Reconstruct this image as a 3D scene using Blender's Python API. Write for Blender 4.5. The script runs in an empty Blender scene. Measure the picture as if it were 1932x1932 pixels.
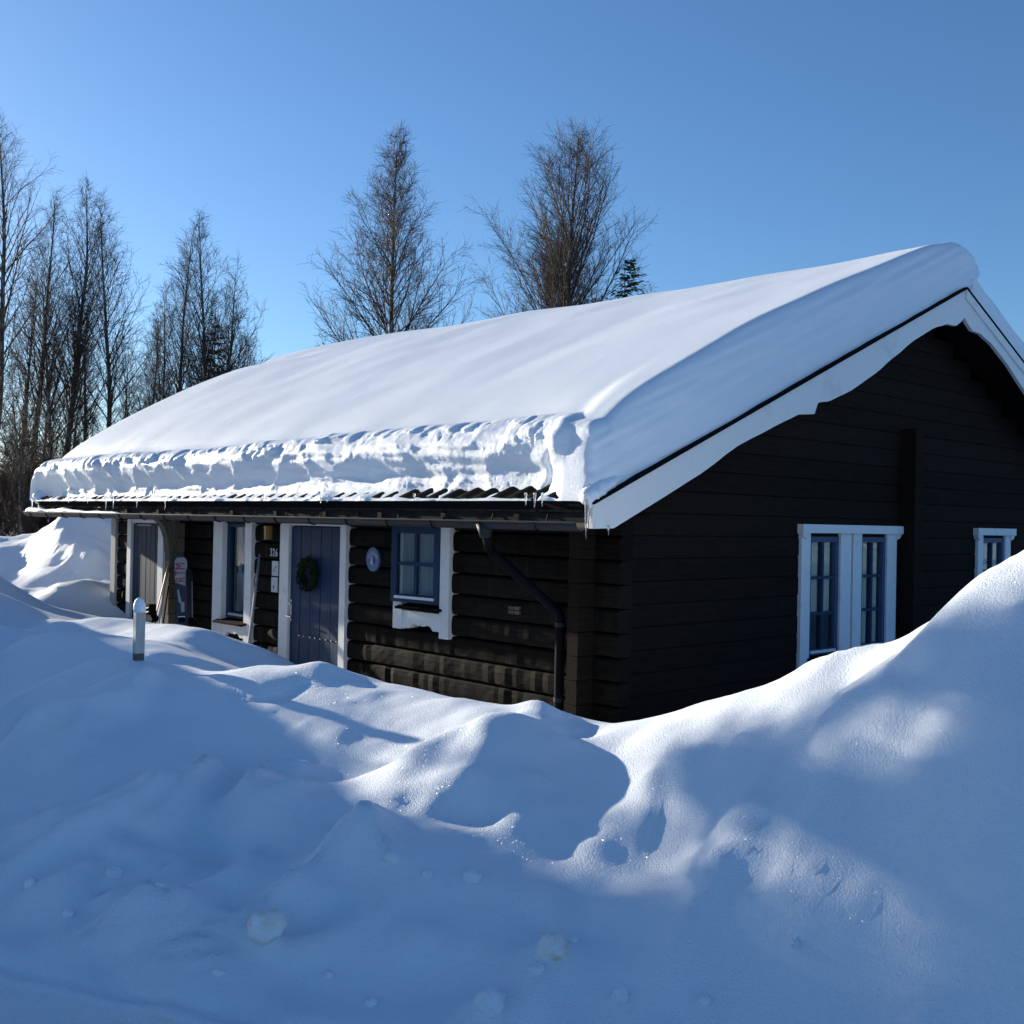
import bpy, math, random
import numpy as np
from mathutils import Vector, Matrix, Quaternion
R = math.radians
scene = bpy.context.scene
col = scene.collection

# ------------------------------------------------------------------ camera
CAM = np.array([5.9382, -6.4025, 2.1927])
YAW, PITCH, ROLL, FPX = 0.7465, 0.0084, 0.0195, 2071.83        # pixels of a 1932-wide picture
_f = np.array([-math.cos(YAW)*math.cos(PITCH), math.sin(YAW)*math.cos(PITCH), math.sin(PITCH)])
_r = np.cross(_f, [0, 0, 1.0]); _r /= np.linalg.norm(_r)
_u = np.cross(_r, _f)
CR = _r*math.cos(ROLL) + _u*math.sin(ROLL)
CU = -_r*math.sin(ROLL) + _u*math.cos(ROLL)
cd = bpy.data.cameras.new('camera'); cam = bpy.data.objects.new('camera', cd); col.objects.link(cam)
cam.matrix_world = Matrix(((CR[0], CU[0], -_f[0], CAM[0]), (CR[1], CU[1], -_f[1], CAM[1]),
                           (CR[2], CU[2], -_f[2], CAM[2]), (0, 0, 0, 1)))
cd.sensor_width = 36.0; cd.lens = 36.0*FPX/1932.0; cd.clip_start = 0.05; cd.clip_end = 3000
scene.camera = cam

# ------------------------------------------------------------------ sky and sun
SUN_EL, SUN_AZ = R(12.2), R(7.5)          # azimuth: in front of the long wall, from the far left
SUN = Vector((-math.cos(SUN_EL)*math.cos(SUN_AZ), -math.cos(SUN_EL)*math.sin(SUN_AZ), math.sin(SUN_EL)))
world = bpy.data.worlds.new('World'); scene.world = world; world.use_nodes = True
wn = world.node_tree; wn.nodes.clear()
sky = wn.nodes.new('ShaderNodeTexSky'); sky.sky_type = 'NISHITA'; sky.sun_disc = False
sky.sun_elevation = SUN_EL; sky.sun_rotation = math.atan2(SUN.x, SUN.y)
sky.altitude = 400; sky.air_density = 1.0; sky.dust_density = 0.5; sky.ozone_density = 5.0
bg = wn.nodes.new('ShaderNodeBackground'); bg.inputs[1].default_value = 0.100
wo = wn.nodes.new('ShaderNodeOutputWorld')
wn.links.new(sky.outputs[0], bg.inputs[0]); wn.links.new(bg.outputs[0], wo.inputs[0])
sl = bpy.data.lights.new('sun', 'SUN'); sl.energy = 5.0; sl.angle = R(0.6); sl.color = (1.0, 0.90, 0.74)
so = bpy.data.objects.new('sun', sl); col.objects.link(so)
so.rotation_euler = SUN.to_track_quat('Z', 'Y').to_euler(); so.location = (-20, -10, 20)
vs = scene.view_settings; vs.view_transform = 'Standard'; vs.look = 'None'; vs.gamma = 1; vs.exposure = 0.84
vs.use_curve_mapping = False

# ------------------------------------------------------------------ helpers
def ray(px, py):
    return _f + CR*(px-966)/FPX - CU*(py-966)/FPX
def at(px, py, ax, val):
    d = ray(px, py); return CAM + d*((val-CAM[ax])/d[ax])
def at_d(px, py, dist):
    d = ray(px, py); return CAM + d*(dist/math.hypot(d[0], d[1]))

def tag(o, label=None, cat=None, group=None, kind=None):
    if label: o['label'] = label
    if cat: o['category'] = cat
    if group: o['group'] = group
    if kind: o['kind'] = kind
    return o
def empty(name, loc=(0, 0, 0), **k):
    o = bpy.data.objects.new(name, None); col.objects.link(o); o.location = loc; o.empty_display_size = .2
    return tag(o, **k)
def link(name, me, mat=None, parent=None, smooth=False, loc=None, **k):
    if mat is not None and not me.materials: me.materials.append(mat)
    o = bpy.data.objects.new(name, me); col.objects.link(o)
    if smooth: me.polygons.foreach_set('use_smooth', [True]*len(me.polygons))
    if loc is not None: o.location = loc
    if parent is not None:
        o.parent = parent
        if loc is None and parent.type == 'EMPTY' and tuple(parent.location) != (0, 0, 0):
            o.location = -parent.location
        elif loc is None and parent.type != 'EMPTY':
            o.location = (0, 0, 0)
    return tag(o, **k)
class MB:
    def __init__(s): s.v = []; s.f = []
    def box(s, x0, x1, y0, y1, z0, z1):
        n = len(s.v)
        s.v += [(x0,y0,z0),(x1,y0,z0),(x1,y1,z0),(x0,y1,z0),(x0,y0,z1),(x1,y0,z1),(x1,y1,z1),(x0,y1,z1)]
        s.f += [tuple(n+i for i in q) for q in ((0,3,2,1),(4,5,6,7),(0,1,5,4),(1,2,6,5),(2,3,7,6),(3,0,4,7))]
        return s
    def prism(s, poly, ax, a, b):
        """poly: 2-D points; ax: axis to extrude along from a to b"""
        n = len(s.v); m = len(poly)
        def P(p, t):
            l = list(p); l.insert(ax, t); return tuple(l)
        s.v += [P(p, a) for p in poly] + [P(p, b) for p in poly]
        s.f += [tuple(n+i for i in range(m))[::-1], tuple(n+m+i for i in range(m))]
        s.f += [(n+i, n+(i+1) % m, n+m+(i+1) % m, n+m+i) for i in range(m)]
        return s
    def tube(s, pts, rad, k=8, cap=True, squash=None):
        pts = [Vector(p) for p in pts]; n0 = len(s.v); m = len(pts)
        if not hasattr(rad, '__len__'): rad = [rad]*m
        up = Vector((0.13, 0.29, 0.95))
        for i, p in enumerate(pts):
            t = (pts[min(i+1, m-1)]-pts[max(i-1, 0)]).normalized()
            a = t.cross(up)
            if a.length < .05: a = t.cross(Vector((1, 0, 0)))
            a.normalize(); b = t.cross(a)
            for j in range(k):
                an = 2*math.pi*j/k
                s.v.append(tuple(p+(a*math.cos(an)+b*math.sin(an))*rad[i]))
        for i in range(m-1):
            for j in range(k):
                q = n0+i*k; s.f.append((q+j, q+(j+1) % k, q+k+(j+1) % k, q+k+j))
        if cap:
            s.f.append(tuple(n0+j for j in range(k))[::-1]); s.f.append(tuple(n0+(m-1)*k+j for j in range(k)))
        return s
    def mesh(s, name):
        me = bpy.data.meshes.new(name); me.from_pydata(s.v, [], s.f); me.update(); return me
    def build(s, name, mat, parent=None, smooth=False, **k):
        return link(name, s.mesh(name), mat, parent, smooth, **k)
def np_mesh(name, V, F):
    me = bpy.data.meshes.new(name)
    V = np.asarray(V, np.float32); F = np.asarray(F, np.int32)
    n, k = F.shape
    me.vertices.add(len(V)); me.vertices.foreach_set('co', V.ravel())
    me.loops.add(n*k); me.loops.foreach_set('vertex_index', F.ravel())
    me.polygons.add(n); me.polygons.foreach_set('loop_start', np.arange(0, n*k, k, dtype=np.int32))
    me.polygons.foreach_set('loop_total', np.full(n, k, np.int32))
    me.update(calc_edges=True); me.validate(); return me
def grid_faces(nu, nv):
    i = np.arange(nu-1)[:, None]*nv + np.arange(nv-1)[None, :]
    i = i.ravel(); return np.stack([i, i+nv, i+nv+1, i+1], 1)

# gradient noise, 2-D and 3-D-ish (z folded in), vectorised
_rng = np.random.RandomState(7); _perm = _rng.permutation(512); _ang = _rng.rand(512)*2*np.pi
def noise2(x, y, seed=0):
    xi = np.floor(x).astype(int); yi = np.floor(y).astype(int); xf = x-xi; yf = y-yi
    def g(ix, iy, fx, fy):
        h = _perm[(_perm[(ix+seed*37) % 512] + iy) % 512]; a = _ang[h]; return np.cos(a)*fx+np.sin(a)*fy
    u = xf*xf*xf*(xf*(xf*6-15)+10); v = yf*yf*yf*(yf*(yf*6-15)+10)
    n00 = g(xi, yi, xf, yf); n10 = g(xi+1, yi, xf-1, yf); n01 = g(xi, yi+1, xf, yf-1); n11 = g(xi+1, yi+1, xf-1, yf-1)
    return (n00*(1-u)+n10*u)*(1-v)+(n01*(1-u)+n11*u)*v
def fbm(x, y, oct=4, seed=0, gain=.5):
    o = 0; a = 1
    for k in range(oct):
        o = o+a*noise2(x*2**k+k*17.3, y*2**k-k*9.1, seed+k); a *= gain
    return o
def billow(x, y, oct=3, seed=0, gain=.5):
    o = 0; a = 1
    for k in range(oct):
        o = o+a*np.abs(noise2(x*2**k+k*13.7, y*2**k+k*5.3, seed+k)); a *= gain
    return o
def worley(x, y, seed=0):
    xi = np.floor(x).astype(int); yi = np.floor(y).astype(int); best = np.full(x.shape, 9.0); idv = np.zeros(x.shape)
    for dx in (-1, 0, 1):
        for dy in (-1, 0, 1):
            a = xi+dx; b = yi+dy; h = _perm[(_perm[(a+seed*31) % 512]+b) % 512]; h2 = _perm[(h+91) % 512]
            d = (a+.15+.7*h/512-x)**2+(b+.15+.7*h2/512-y)**2; m = d < best; best = np.where(m, d, best); idv = np.where(m, _perm[(h+7) % 512]/512., idv)
    return np.sqrt(best), idv
def smooth(a, b, x):
    t = np.clip((x-a)/(b-a), 0, 1); return t*t*(3-2*t)

# ------------------------------------------------------------------ materials
def mat(name, color, rough=.6, spec=.3, nodes=None, metallic=0):
    m = bpy.data.materials.new(name); m.use_nodes = True
    b = m.node_tree.nodes['Principled BSDF']
    b.inputs['Base Color'].default_value = (*color, 1); b.inputs['Roughness'].default_value = rough
    b.inputs['Specular IOR Level'].default_value = spec; b.inputs['Metallic'].default_value = metallic
    if nodes: nodes(m.node_tree, b)
    return m
def N(nt, t, **k):
    n = nt.nodes.new(t)
    for a, v in k.items(): setattr(n, a, v)
    return n
def coords(nt, scale=(1, 1, 1), space='Object'):
    tc = N(nt, 'ShaderNodeTexCoord'); mp = N(nt, 'ShaderNodeMapping'); mp.inputs['Scale'].default_value = scale
    nt.links.new(tc.outputs[space], mp.inputs[0]); return mp.outputs[0]
def noise_node(nt, vec, scale, detail=4, rough=.55):
    n = N(nt, 'ShaderNodeTexNoise'); n.inputs['Scale'].default_value = scale; n.inputs['Detail'].default_value = detail
    n.inputs['Roughness'].default_value = rough; nt.links.new(vec, n.inputs['Vector']); return n
def ramp(nt, fac, stops):
    r = N(nt, 'ShaderNodeValToRGB'); e = r.color_ramp.elements
    while len(e) < len(stops): e.new(.5)
    for i, (p, c) in enumerate(stops):
        e[i].position = p; e[i].color = (*c, 1)
    nt.links.new(fac, r.inputs[0]); return r.outputs[0]
def bump(nt, b, h, strength=.5, dist=.01, prev=None):
    n = N(nt, 'ShaderNodeBump'); n.inputs['Strength'].default_value = strength; n.inputs['Distance'].default_value = dist
    nt.links.new(h, n.inputs['Height'])
    if prev: nt.links.new(prev, n.inputs['Normal'])
    nt.links.new(n.outputs[0], b.inputs['Normal']); return n.outputs[0]

def snow_nodes(dirt=0.0, coarse=1.0, grain=1.0):
    def f(nt, b):
        v = coords(nt)
        n1 = noise_node(nt, v, 9*coarse, 6, .6); n2 = noise_node(nt, v, 150, 3, .6); n3 = noise_node(nt, v, 42, 4, .65)
        p = bump(nt, b, n1.outputs[0], .25, .012)
        vo = N(nt, 'ShaderNodeTexVoronoi'); vo.inputs['Scale'].default_value = 120; nt.links.new(v, vo.inputs['Vector'])
        p = bump(nt, b, vo.outputs['Distance'], .28*grain, .005, p)
        p = bump(nt, b, n2.outputs[0], .7*grain, .008, p)
        # sparse glinting crystals: single cells with their own random facet
        wv = N(nt, 'ShaderNodeTexVoronoi'); wv.inputs['Scale'].default_value = 260; nt.links.new(v, wv.inputs['Vector'])
        sb = N(nt, 'ShaderNodeVectorMath', operation='SUBTRACT'); sb.inputs[1].default_value = (.5, .5, .5)
        nt.links.new(wv.outputs['Color'], sb.inputs[0])
        sc = N(nt, 'ShaderNodeVectorMath', operation='SCALE'); sc.inputs['Scale'].default_value = 3.2
        nt.links.new(sb.outputs[0], sc.inputs[0])
        ge = N(nt, 'ShaderNodeNewGeometry')
        ad = N(nt, 'ShaderNodeVectorMath', operation='ADD'); nt.links.new(ge.outputs['Normal'], ad.inputs[0]); nt.links.new(sc.outputs[0], ad.inputs[1])
        nm = N(nt, 'ShaderNodeVectorMath', operation='NORMALIZE'); nt.links.new(ad.outputs[0], nm.inputs[0])
        gl = N(nt, 'ShaderNodeBsdfGlossy'); gl.inputs['Roughness'].default_value = .16; nt.links.new(nm.outputs[0], gl.inputs['Normal'])
        mx = N(nt, 'ShaderNodeMixShader'); mx.inputs[0].default_value = .005
        out = nt.nodes['Material Output']
        nt.links.new(b.outputs[0], mx.inputs[1]); nt.links.new(gl.outputs[0], mx.inputs[2]); nt.links.new(mx.outputs[0], out.inputs[0])
        if dirt > 0:
            d1 = noise_node(nt, v, 1.3, 5, .6); d2 = noise_node(nt, v, 14, 4, .6)
            mu = N(nt, 'ShaderNodeMath', operation='MULTIPLY'); nt.links.new(d1.outputs[0], mu.inputs[0]); nt.links.new(d2.outputs[0], mu.inputs[1])
            c = ramp(nt, mu.outputs[0], [(.0, (.80, .86, .93)), (.27, (.80, .86, .93)), (.34, (.80-.06*dirt, .84-.12*dirt, .88-.18*dirt)), (.42, (.76-.2*dirt, .74-.25*dirt, .72-.3*dirt))])
            nt.links.new(c, b.inputs['Base Color'])
    return f
M = {}
M['snow'] = mat('snow', (.80, .86, .93), .55, .25, snow_nodes())
M['roof_snow'] = mat('roof_snow', (.80, .86, .93), .55, .25, snow_nodes(coarse=.8, grain=.8))
M['road_snow'] = mat('packed_snow', (.76, .82, .89), .5, .3, snow_nodes(dirt=.15, coarse=2.5, grain=1.4))
def clod_nodes(nt, b):
    v = coords(nt); n = noise_node(nt, v, 7, 5, .6)
    c = ramp(nt, n.outputs[0], [(.40, (.86, .87, .88)), (.55, (.80, .74, .66)), (.68, (.40, .30, .22))])
    nt.links.new(c, b.inputs['Base Color']); n2 = noise_node(nt, v, 40, 4); bump(nt, b, n2.outputs[0], .6, .01)
M['clod'] = mat('dirty_snow', (.85, .85, .86), .6, .2, clod_nodes)

def wood_nodes(c1, c2, sc=(3, 40, 40), bs=.4, bd=.004):
    def f(nt, b):
        v = coords(nt, sc); n = noise_node(nt, v, 1.0, 6, .65)
        oi = N(nt, 'ShaderNodeObjectInfo')
        ad = N(nt, 'ShaderNodeMath', operation='MULTIPLY_ADD'); ad.inputs[1].default_value = .22; ad.inputs[2].default_value = -.11
        nt.links.new(oi.outputs['Random'], ad.inputs[0])
        a2 = N(nt, 'ShaderNodeMath', operation='ADD'); nt.links.new(ad.outputs[0], a2.inputs[0]); nt.links.new(n.outputs[0], a2.inputs[1])
        nt.links.new(ramp(nt, a2.outputs[0], [(.25, c1), (.75, c2)]), b.inputs['Base Color'])
        bump(nt, b, n.outputs[0], bs, bd)
    return f
M['log'] = mat('tarred_log', (.05, .04, .033), .75, .05, wood_nodes((.0035, .003, .0026), (.017, .0145, .012), (4, 60, 60), .5, .006))
M['log_gable'] = mat('dark_stained_log', (.02, .016, .014), .8, .05, wood_nodes((.0115, .0078, .006), (.025, .0175, .0135), (60, 4, 60), .6, .005))
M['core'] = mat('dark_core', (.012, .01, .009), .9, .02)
M['board_end'] = mat('weathered_eave_board', (.075, .068, .06), .85, .05, wood_nodes((.03, .027, .024), (.07, .063, .055), (30, 30, 6), .4, .004))
M['fascia'] = mat('weathered_fascia', (.05, .046, .042), .85, .05, wood_nodes((.014, .013, .012), (.05, .046, .042), (5, 40, 50), .5, .004))
def paint_nodes(base, dirtc, sc=6, lo=.55, hi=.8):
    def f(nt, b):
        v = coords(nt); n = noise_node(nt, v, sc, 6, .65)
        nt.links.new(ramp(nt, n.outputs[0], [(lo, base), (hi, dirtc)]), b.inputs['Base Color'])
        n2 = noise_node(nt, v, 55, 4); bump(nt, b, n2.outputs[0], .15, .003)
    return f
M['white'] = mat('white_paint', (.72, .73, .74), .55, .3, paint_nodes((.72, .73, .74), (.55, .55, .54)))
M['barge'] = mat('white_barge_paint', (.78, .78, .77), .55, .3, paint_nodes((.78, .78, .77), (.60, .60, .58), 3))
M['blue'] = mat('blue_paint', (.022, .045, .098), .5, .10, paint_nodes((.022, .045, .098), (.018, .036, .076)))
M['blue2'] = mat('greyed_blue_paint', (.036, .052, .088), .6, .10, paint_nodes((.036, .052, .088), (.026, .038, .064)))
M['sash_pale'] = mat('faded_blue_paint', (.055, .09, .165), .5, .15, paint_nodes((.055, .09, .165), (.04, .068, .13)))
M['tile'] = mat('black_roof_tile', (.006, .006, .007), .9, .04)
M['gutter'] = mat('dark_metal', (.022, .024, .03), .55, .15)
M['metal'] = mat('brass_steel', (.7, .66, .58), .25, .5, metallic=1)
def glass(name):
    m = bpy.data.materials.new(name); m.use_nodes = True; nt = m.node_tree; nt.nodes.clear()
    o = N(nt, 'ShaderNodeOutputMaterial'); mx = N(nt, 'ShaderNodeMixShader'); t = N(nt, 'ShaderNodeBsdfTransparent'); g = N(nt, 'ShaderNodeBsdfGlossy')
    g.inputs['Roughness'].default_value = .03; t.inputs[0].default_value = (.86, .9, .9, 1)
    lw = N(nt, 'ShaderNodeLayerWeight'); lw.inputs[0].default_value = .5; pw = N(nt, 'ShaderNodeMath', operation='POWER'); pw.inputs[1].default_value = 4.0
    nt.links.new(lw.outputs['Facing'], pw.inputs[0]); fr = N(nt, 'ShaderNodeMath', operation='MULTIPLY_ADD'); fr.inputs[1].default_value = .7; fr.inputs[2].default_value = .045; nt.links.new(pw.outputs[0], fr.inputs[0])
    v = coords(nt); n = noise_node(nt, v, 1.6, 2); bp = N(nt, 'ShaderNodeBump'); bp.inputs['Strength'].default_value = .12; bp.inputs['Distance'].default_value = .02
    nt.links.new(n.outputs[0], bp.inputs['Height']); nt.links.new(bp.outputs[0], g.inputs['Normal'])
    nt.links.new(fr.outputs[0], mx.inputs[0]); nt.links.new(t.outputs[0], mx.inputs[1]); nt.links.new(g.outputs[0], mx.inputs[2]); nt.links.new(mx.outputs[0], o.inputs[0])
    return m
M['glass'] = glass('window_glass')
M['curtain'] = mat('beige_curtain', (.85, .77, .58), .9, .1)
M['curtain_grey'] = mat('grey_blind', (.30, .32, .34), .9, .1)
M['ice'] = mat('ice', (.9, .93, .95), .08, .5)
M['ice'].node_tree.nodes['Principled BSDF'].inputs['Transmission Weight'].default_value = .9
M['black'] = mat('black_plastic', (.007, .007, .009), .7, .05)
M['red'] = mat('red_lacquer', (.34, .02, .025), .3, .5)
M['skiwhite'] = mat('white_lacquer', (.36, .37, .39), .3, .5)
M['skidark'] = mat('dark_lacquer', (.03, .035, .05), .35, .5)
M['orange'] = mat('orange_lacquer', (.50, .13, .04), .4, .4)
M['pale_wood'] = mat('pale_ski_wood', (.52, .42, .28), .5, .3, wood_nodes((.42, .33, .21), (.6, .5, .35), (30, 30, 3), .2, .002))
M['grey_wood'] = mat('grey_weathered_wood', (.28, .27, .26), .8, .2, wood_nodes((.34, .34, .33), (.56, .55, .53), (40, 40, 5), .3, .003))
M['wing'] = mat('weathered_wing_wood', (.13, .115, .095), .8, .06, wood_nodes((.08, .07, .058), (.18, .16, .13), (40, 40, 5), .4, .003))
M['sign_white'] = mat('white_enamel', (.5, .53, .58), .35, .4)
M['sign_black'] = mat('black_print', (.015, .015, .02), .5, .3)
M['plaque_blue'] = mat('blue_enamel', (.07, .14, .30), .35, .4)
M['amber'] = mat('amber_glass', (.20, .12, .02), .3, .2)
M['needles'] = mat('wreath_greenery', (.012, .022, .009), .8, .2)
def bark(nt, b):
    v = coords(nt, (3, 3, 1.2)); n = noise_node(nt, v, 2.2, 6, .7)
    nt.links.new(ramp(nt, n.outputs[0], [(.40, (.05, .042, .036)), (.52, (.12, .105, .09)), (.62, (.36, .33, .29))]), b.inputs['Base Color'])
    bump(nt, b, n.outputs[0], .5, .02)
M['bark'] = mat('birch_bark', (.2, .18, .16), .85, .2, bark)
M['twig'] = mat('birch_twig', (.055, .04, .033), .8, .2)
M['spruce'] = mat('spruce_needles', (.030, .048, .020), .75, .25, paint_nodes((.034, .055, .022), (.018, .03, .014), 3, .4, .7))
M['spruce_bark'] = mat('spruce_bark', (.07, .05, .04), .9, .1)

# ------------------------------------------------------------------ terrain: snow bank, yard and road
E0 = np.array([1.75, -5.02]); ES = np.array([.900, .436]); EQ = np.array([-.436, .900])
def sq(x, y):
    return (x-E0[0])*ES[0]+(y-E0[1])*ES[1], (x-E0[0])*EQ[0]+(y-E0[1])*EQ[1]
def xy(s, q):
    return E0[0]+s*ES[0]+q*EQ[0], E0[1]+s*ES[1]+q*EQ[1]
CQ = sq(CAM[0], CAM[1])[1]
def at_q(px, py, q):
    d = ray(px, py); k = (q-CQ)/(d[0]*EQ[0]+d[1]*EQ[1]); return CAM+d*k
ROAD_Z = .60
crest_px = [(-260,1372),(-120,1340),(0,1312),(99,1276),(185,1242),(261,1241),(331,1252),(397,1270),(460,1258),(545,1261),(603,1246),(650,1259),(720,1283),(800,1296),(870,1306),
 (930,1326),(960,1333),(1000,1319),(1040,1325),(1065,1352),(1088,1371),(1130,1359),(1200,1357),(1270,1345),(1390,1310),(1500,1280),(1548,1253),(1600,1256),(1680,1218),(1760,1165),
 (1830,1102),(1932,1053),(2050,1030),(2300,1010)]
crest_q = ([-300, 700, 870, 1000, 1088, 1200, 1390, 1500, 1600, 1760, 1932, 2300], [2.5, 2.5, 2.25, 2.05, 1.98, 1.92, 1.72, 1.6, 1.5, 1.33, 1.2, 1.1])
crest = [(a, b, float(np.interp(a, *crest_q))) for a, b in crest_px]
cps = []
for px, py, q in crest:
    p = at_q(px, py, q); cps.append(p); zc = p[2]
    steep = smooth(900, 1800, px)
    for qf, k in ((.18, .20+.06*steep), (.48, .56+.08*steep), (.74, .84+.04*steep)):
        qq = q*qf
        if px % 2 == 0 or qf != .74:
            w = at_q(px, 1000, qq); cps.append(np.array([w[0], w[1], ROAD_Z+(zc-ROAD_Z)*k]))
    w = at_q(px, 1000, q+.9)
    drop = .22 if px < 560 else .33
    if px >= 430 or px < -50: cps.append(np.array([w[0], w[1], zc-drop]))
for px, py, q in [(-100,1235,3.6),(0,1220,3.6),(50,1198,3.6),(116,1190,3.6),(185,1203,3.6),(248,1204,3.6),(330,1222,3.6),(400,1246,3.6),
                  (-100,1192,5.0),(0,1185,5.0),(46,1187,5.0),(99,1174,5.0),(185,1171,5.0),(215,1184,5.0),(255,1176,5.0),(300,1172,5.0),(357,1175,5.0),(413,1193,5.0),(463,1214,5.0),(529,1236,5.0),(580,1262,5.0)]:
    p = at_q(px, py, q); cps.append(p)
    w = at_q(px, 1000, q-.55); cps.append(np.array([w[0], w[1], p[2]-.10]))
    w = at_q(px, 1000, q+1.1)
    if q > 4 and px > 120: cps.append(np.array([w[0], w[1], p[2]-.25]))
for px, py, q in [(-160,1062,6.3),(-80,1088,6.3),(0,1122,6.3),(50,1143,6.3),(103,1171,6.0),
                  (58,1152,9.0),(86,1121,9.2),(119,1112,9.3),(149,1117,9.3),(185,1118,9.3),(212,1138,9.2),(100,1145,8.4),(150,1150,8.4),
                  (0,1135,7.5),(60,1163,7.5),(-80,1102,7.5),(0,1112,9.3),(-60,1085,9.3),(30,1110,11.0),(60,1110,11.0),(110,1105,11.2),(170,1105,11.2),(215,1105,11.2),
                  (-100,1014,12.6),(0,1021,12.6),(66,1028,12.6),(93,998,12.6),(116,975,12.6),(140,971,12.8),(165,971,12.8),(198,984,12.8),(217,1003,12.8),(245,1050,12.8),
                  (60,1062,12.0),(140,1022,12.0),(190,1028,12.0)]:
    cps.append(at_q(px, py, q))
for x, y, z in [(-11,-5.6,1.5),(-9.6,-3.7,2.3),(-8.4,-3.2,2.4),(-9,-1.8,1.6),(-13,-3,1.7),(-5.5,-4.0,2.36),(-5.5,-4.8,2.56),(-5.6,-5.8,2.70),(-5.6,-6.7,2.1),(-7,-5,2.5),(-7.2,-6.4,1.9),(-3.4,-4.6,1.42),(-3.2,-5.4,1.2),(-3.8,-3.6,1.35),(-5.4,-3.4,2.0),  # includes unseen snow piles on the left, raised to shade the bank
    (-9,-.35,.72),(-8,-.35,.72),(-7,-.35,.72),(-5.7,-.3,.62),(-4,-.3,.45),(-2,-.3,.5),(0,-.35,.55),(-3,-1.3,.6),(-1.5,-1.6,.7),(-6,-1.3,.85),
    (.35,1,.6),(.35,3,.62),(.35,5,.75),(.35,9,1.0),(3,1.2,.95),(4,4,1.2),(6,8,1.5),(7,2,1.8),(10,4,1.9),(-5,3,.3),(-5,8,.4),(-5,13,1.0),(-10,12,1.2),(0,14,1.2),
    (-17,2,1.5),(-18,6,1.45),(-20,-4,1.5),(-24,12,1.5),(-30,0,1.6),(-30,25,1.6),(-10,25,1.4),(10,25,1.6),(20,10,1.7),(-45,15,1.7),(-40,45,1.8),(0,50,1.8),(30,40,1.8),(50,15,1.8),(-60,-10,1.8),(-30,-12,1.2),(-40,-25,1.2)]:
    cps.append(np.array([x, y, z]))
for s in np.arange(-9, 9.1, .9):
    for q in (0, -1.2, -4): x, y = xy(s, q); cps.append(np.array([x, y, ROAD_Z - (.02 if q < 0 else 0)]))
for s in (-60, -30, -16, 16, 30):
    for q in (0, -4, -10): x, y = xy(s, q); cps.append(np.array([x, y, ROAD_Z]))
    x, y = xy(s, 2.4); cps.append(np.array([x, y, 1.4]))
cps = np.array(cps)
def tps_fit(P, lam=2e-4):
    n = len(P); d = np.sqrt(((P[:, None, :2]-P[None, :, :2])**2).sum(-1))
    K = np.where(d > 0, d*d*np.log(d+1e-9), 0)+lam*np.eye(n)*n
    A = np.zeros((n+3, n+3)); A[:n, :n] = K; A[:n, n] = 1; A[:n, n+1:] = P[:, :2]; A[n, :n] = 1; A[n+1:, :n] = P[:, :2].T
    return np.linalg.solve(A, np.concatenate([P[:, 2], [0, 0, 0]]))
W = tps_fit(cps)
def tps(x, y):
    sh = x.shape; x = x.ravel(); y = y.ravel(); o = W[-3]+W[-2]*x+W[-1]*y
    for i, p in enumerate(cps):
        d2 = (x-p[0])**2+(y-p[1])**2+1e-12; o = o+W[i]*.5*d2*np.log(d2)
    return o.reshape(sh)
S = np.concatenate([np.arange(-60, -16, 1.2), np.arange(-16, -5, .12), np.arange(-5, 5, .035), np.arange(5, 12, .15), np.arange(12, 42, 2.)])
Q = np.concatenate([np.arange(-12, -1.5, .35), np.arange(-1.5, 3.2, .032), np.arange(3.2, 7, .06), np.arange(7, 15, .12), np.arange(15, 82, 1.5)])
SS, QQ = np.meshgrid(S, Q, indexing='ij'); XX, YY = xy(SS, QQ)
ZZ = tps(XX, YY)
def sample(Z, x, y):
    s, q = sq(x, y); i = int(np.clip(np.searchsorted(S, s)-1, 0, len(S)-2)); j = int(np.clip(np.searchsorted(Q, q)-1, 0, len(Q)-2))
    a = (s-S[i])/(S[i+1]-S[i]); b = (q-Q[j])/(Q[j+1]-Q[j])
    return (Z[i, j]*(1-a)+Z[i+1, j]*a)*(1-b)+(Z[i, j+1]*(1-a)+Z[i+1, j+1]*a)*b
Z0 = ZZ.copy()
def hit(px, py):
    d = ray(px, py); k = 2.0
    while k < 40:
        p = CAM+d*k
        if p[2] < sample(Z0, p[0], p[1]): return p
        k += .02
    return p
def ridge(pts, h, w, power=2, asym=0):
    """a raised (h>0) or sunk fold along a line of picture points, laid on the bank"""
    global ZZ
    P = np.array([hit(*p)[:2] for p in pts]); best = np.full(XX.shape, 1e9); tt = np.zeros(XX.shape); side = np.zeros(XX.shape)
    n = len(P)-1
    for i in range(n):
        a, b = P[i], P[i+1]; d = b-a; L2 = d@d+1e-9
        t = np.clip(((XX-a[0])*d[0]+(YY-a[1])*d[1])/L2, 0, 1)
        dx = XX-a[0]-t*d[0]; dy = YY-a[1]-t*d[1]; dd = np.hypot(dx, dy); m = dd < best
        best[m] = dd[m]; tt[m] = ((i+t)/n)[m]; side[m] = np.sign(d[0]*dy-d[1]*dx)[m]
    ww = w*np.where(side > 0, 1+asym, 1-asym)
    fall = np.exp(-(best/ww)**power)*np.minimum(1, np.minimum(tt, 1-tt)*5+.02)
    ZZ = ZZ+h*fall
def dent(px, py, h, r, power=2, stretch=1.0, ang=0):
    global ZZ
    p = hit(px, py); dx = XX-p[0]; dy = YY-p[1]; ca, sa = math.cos(ang), math.sin(ang)
    u = (dx*ca+dy*sa)/stretch; v = -dx*sa+dy*ca
    ZZ = ZZ+h*np.exp(-((u*u+v*v)/(r*r))**(power/2))
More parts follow.
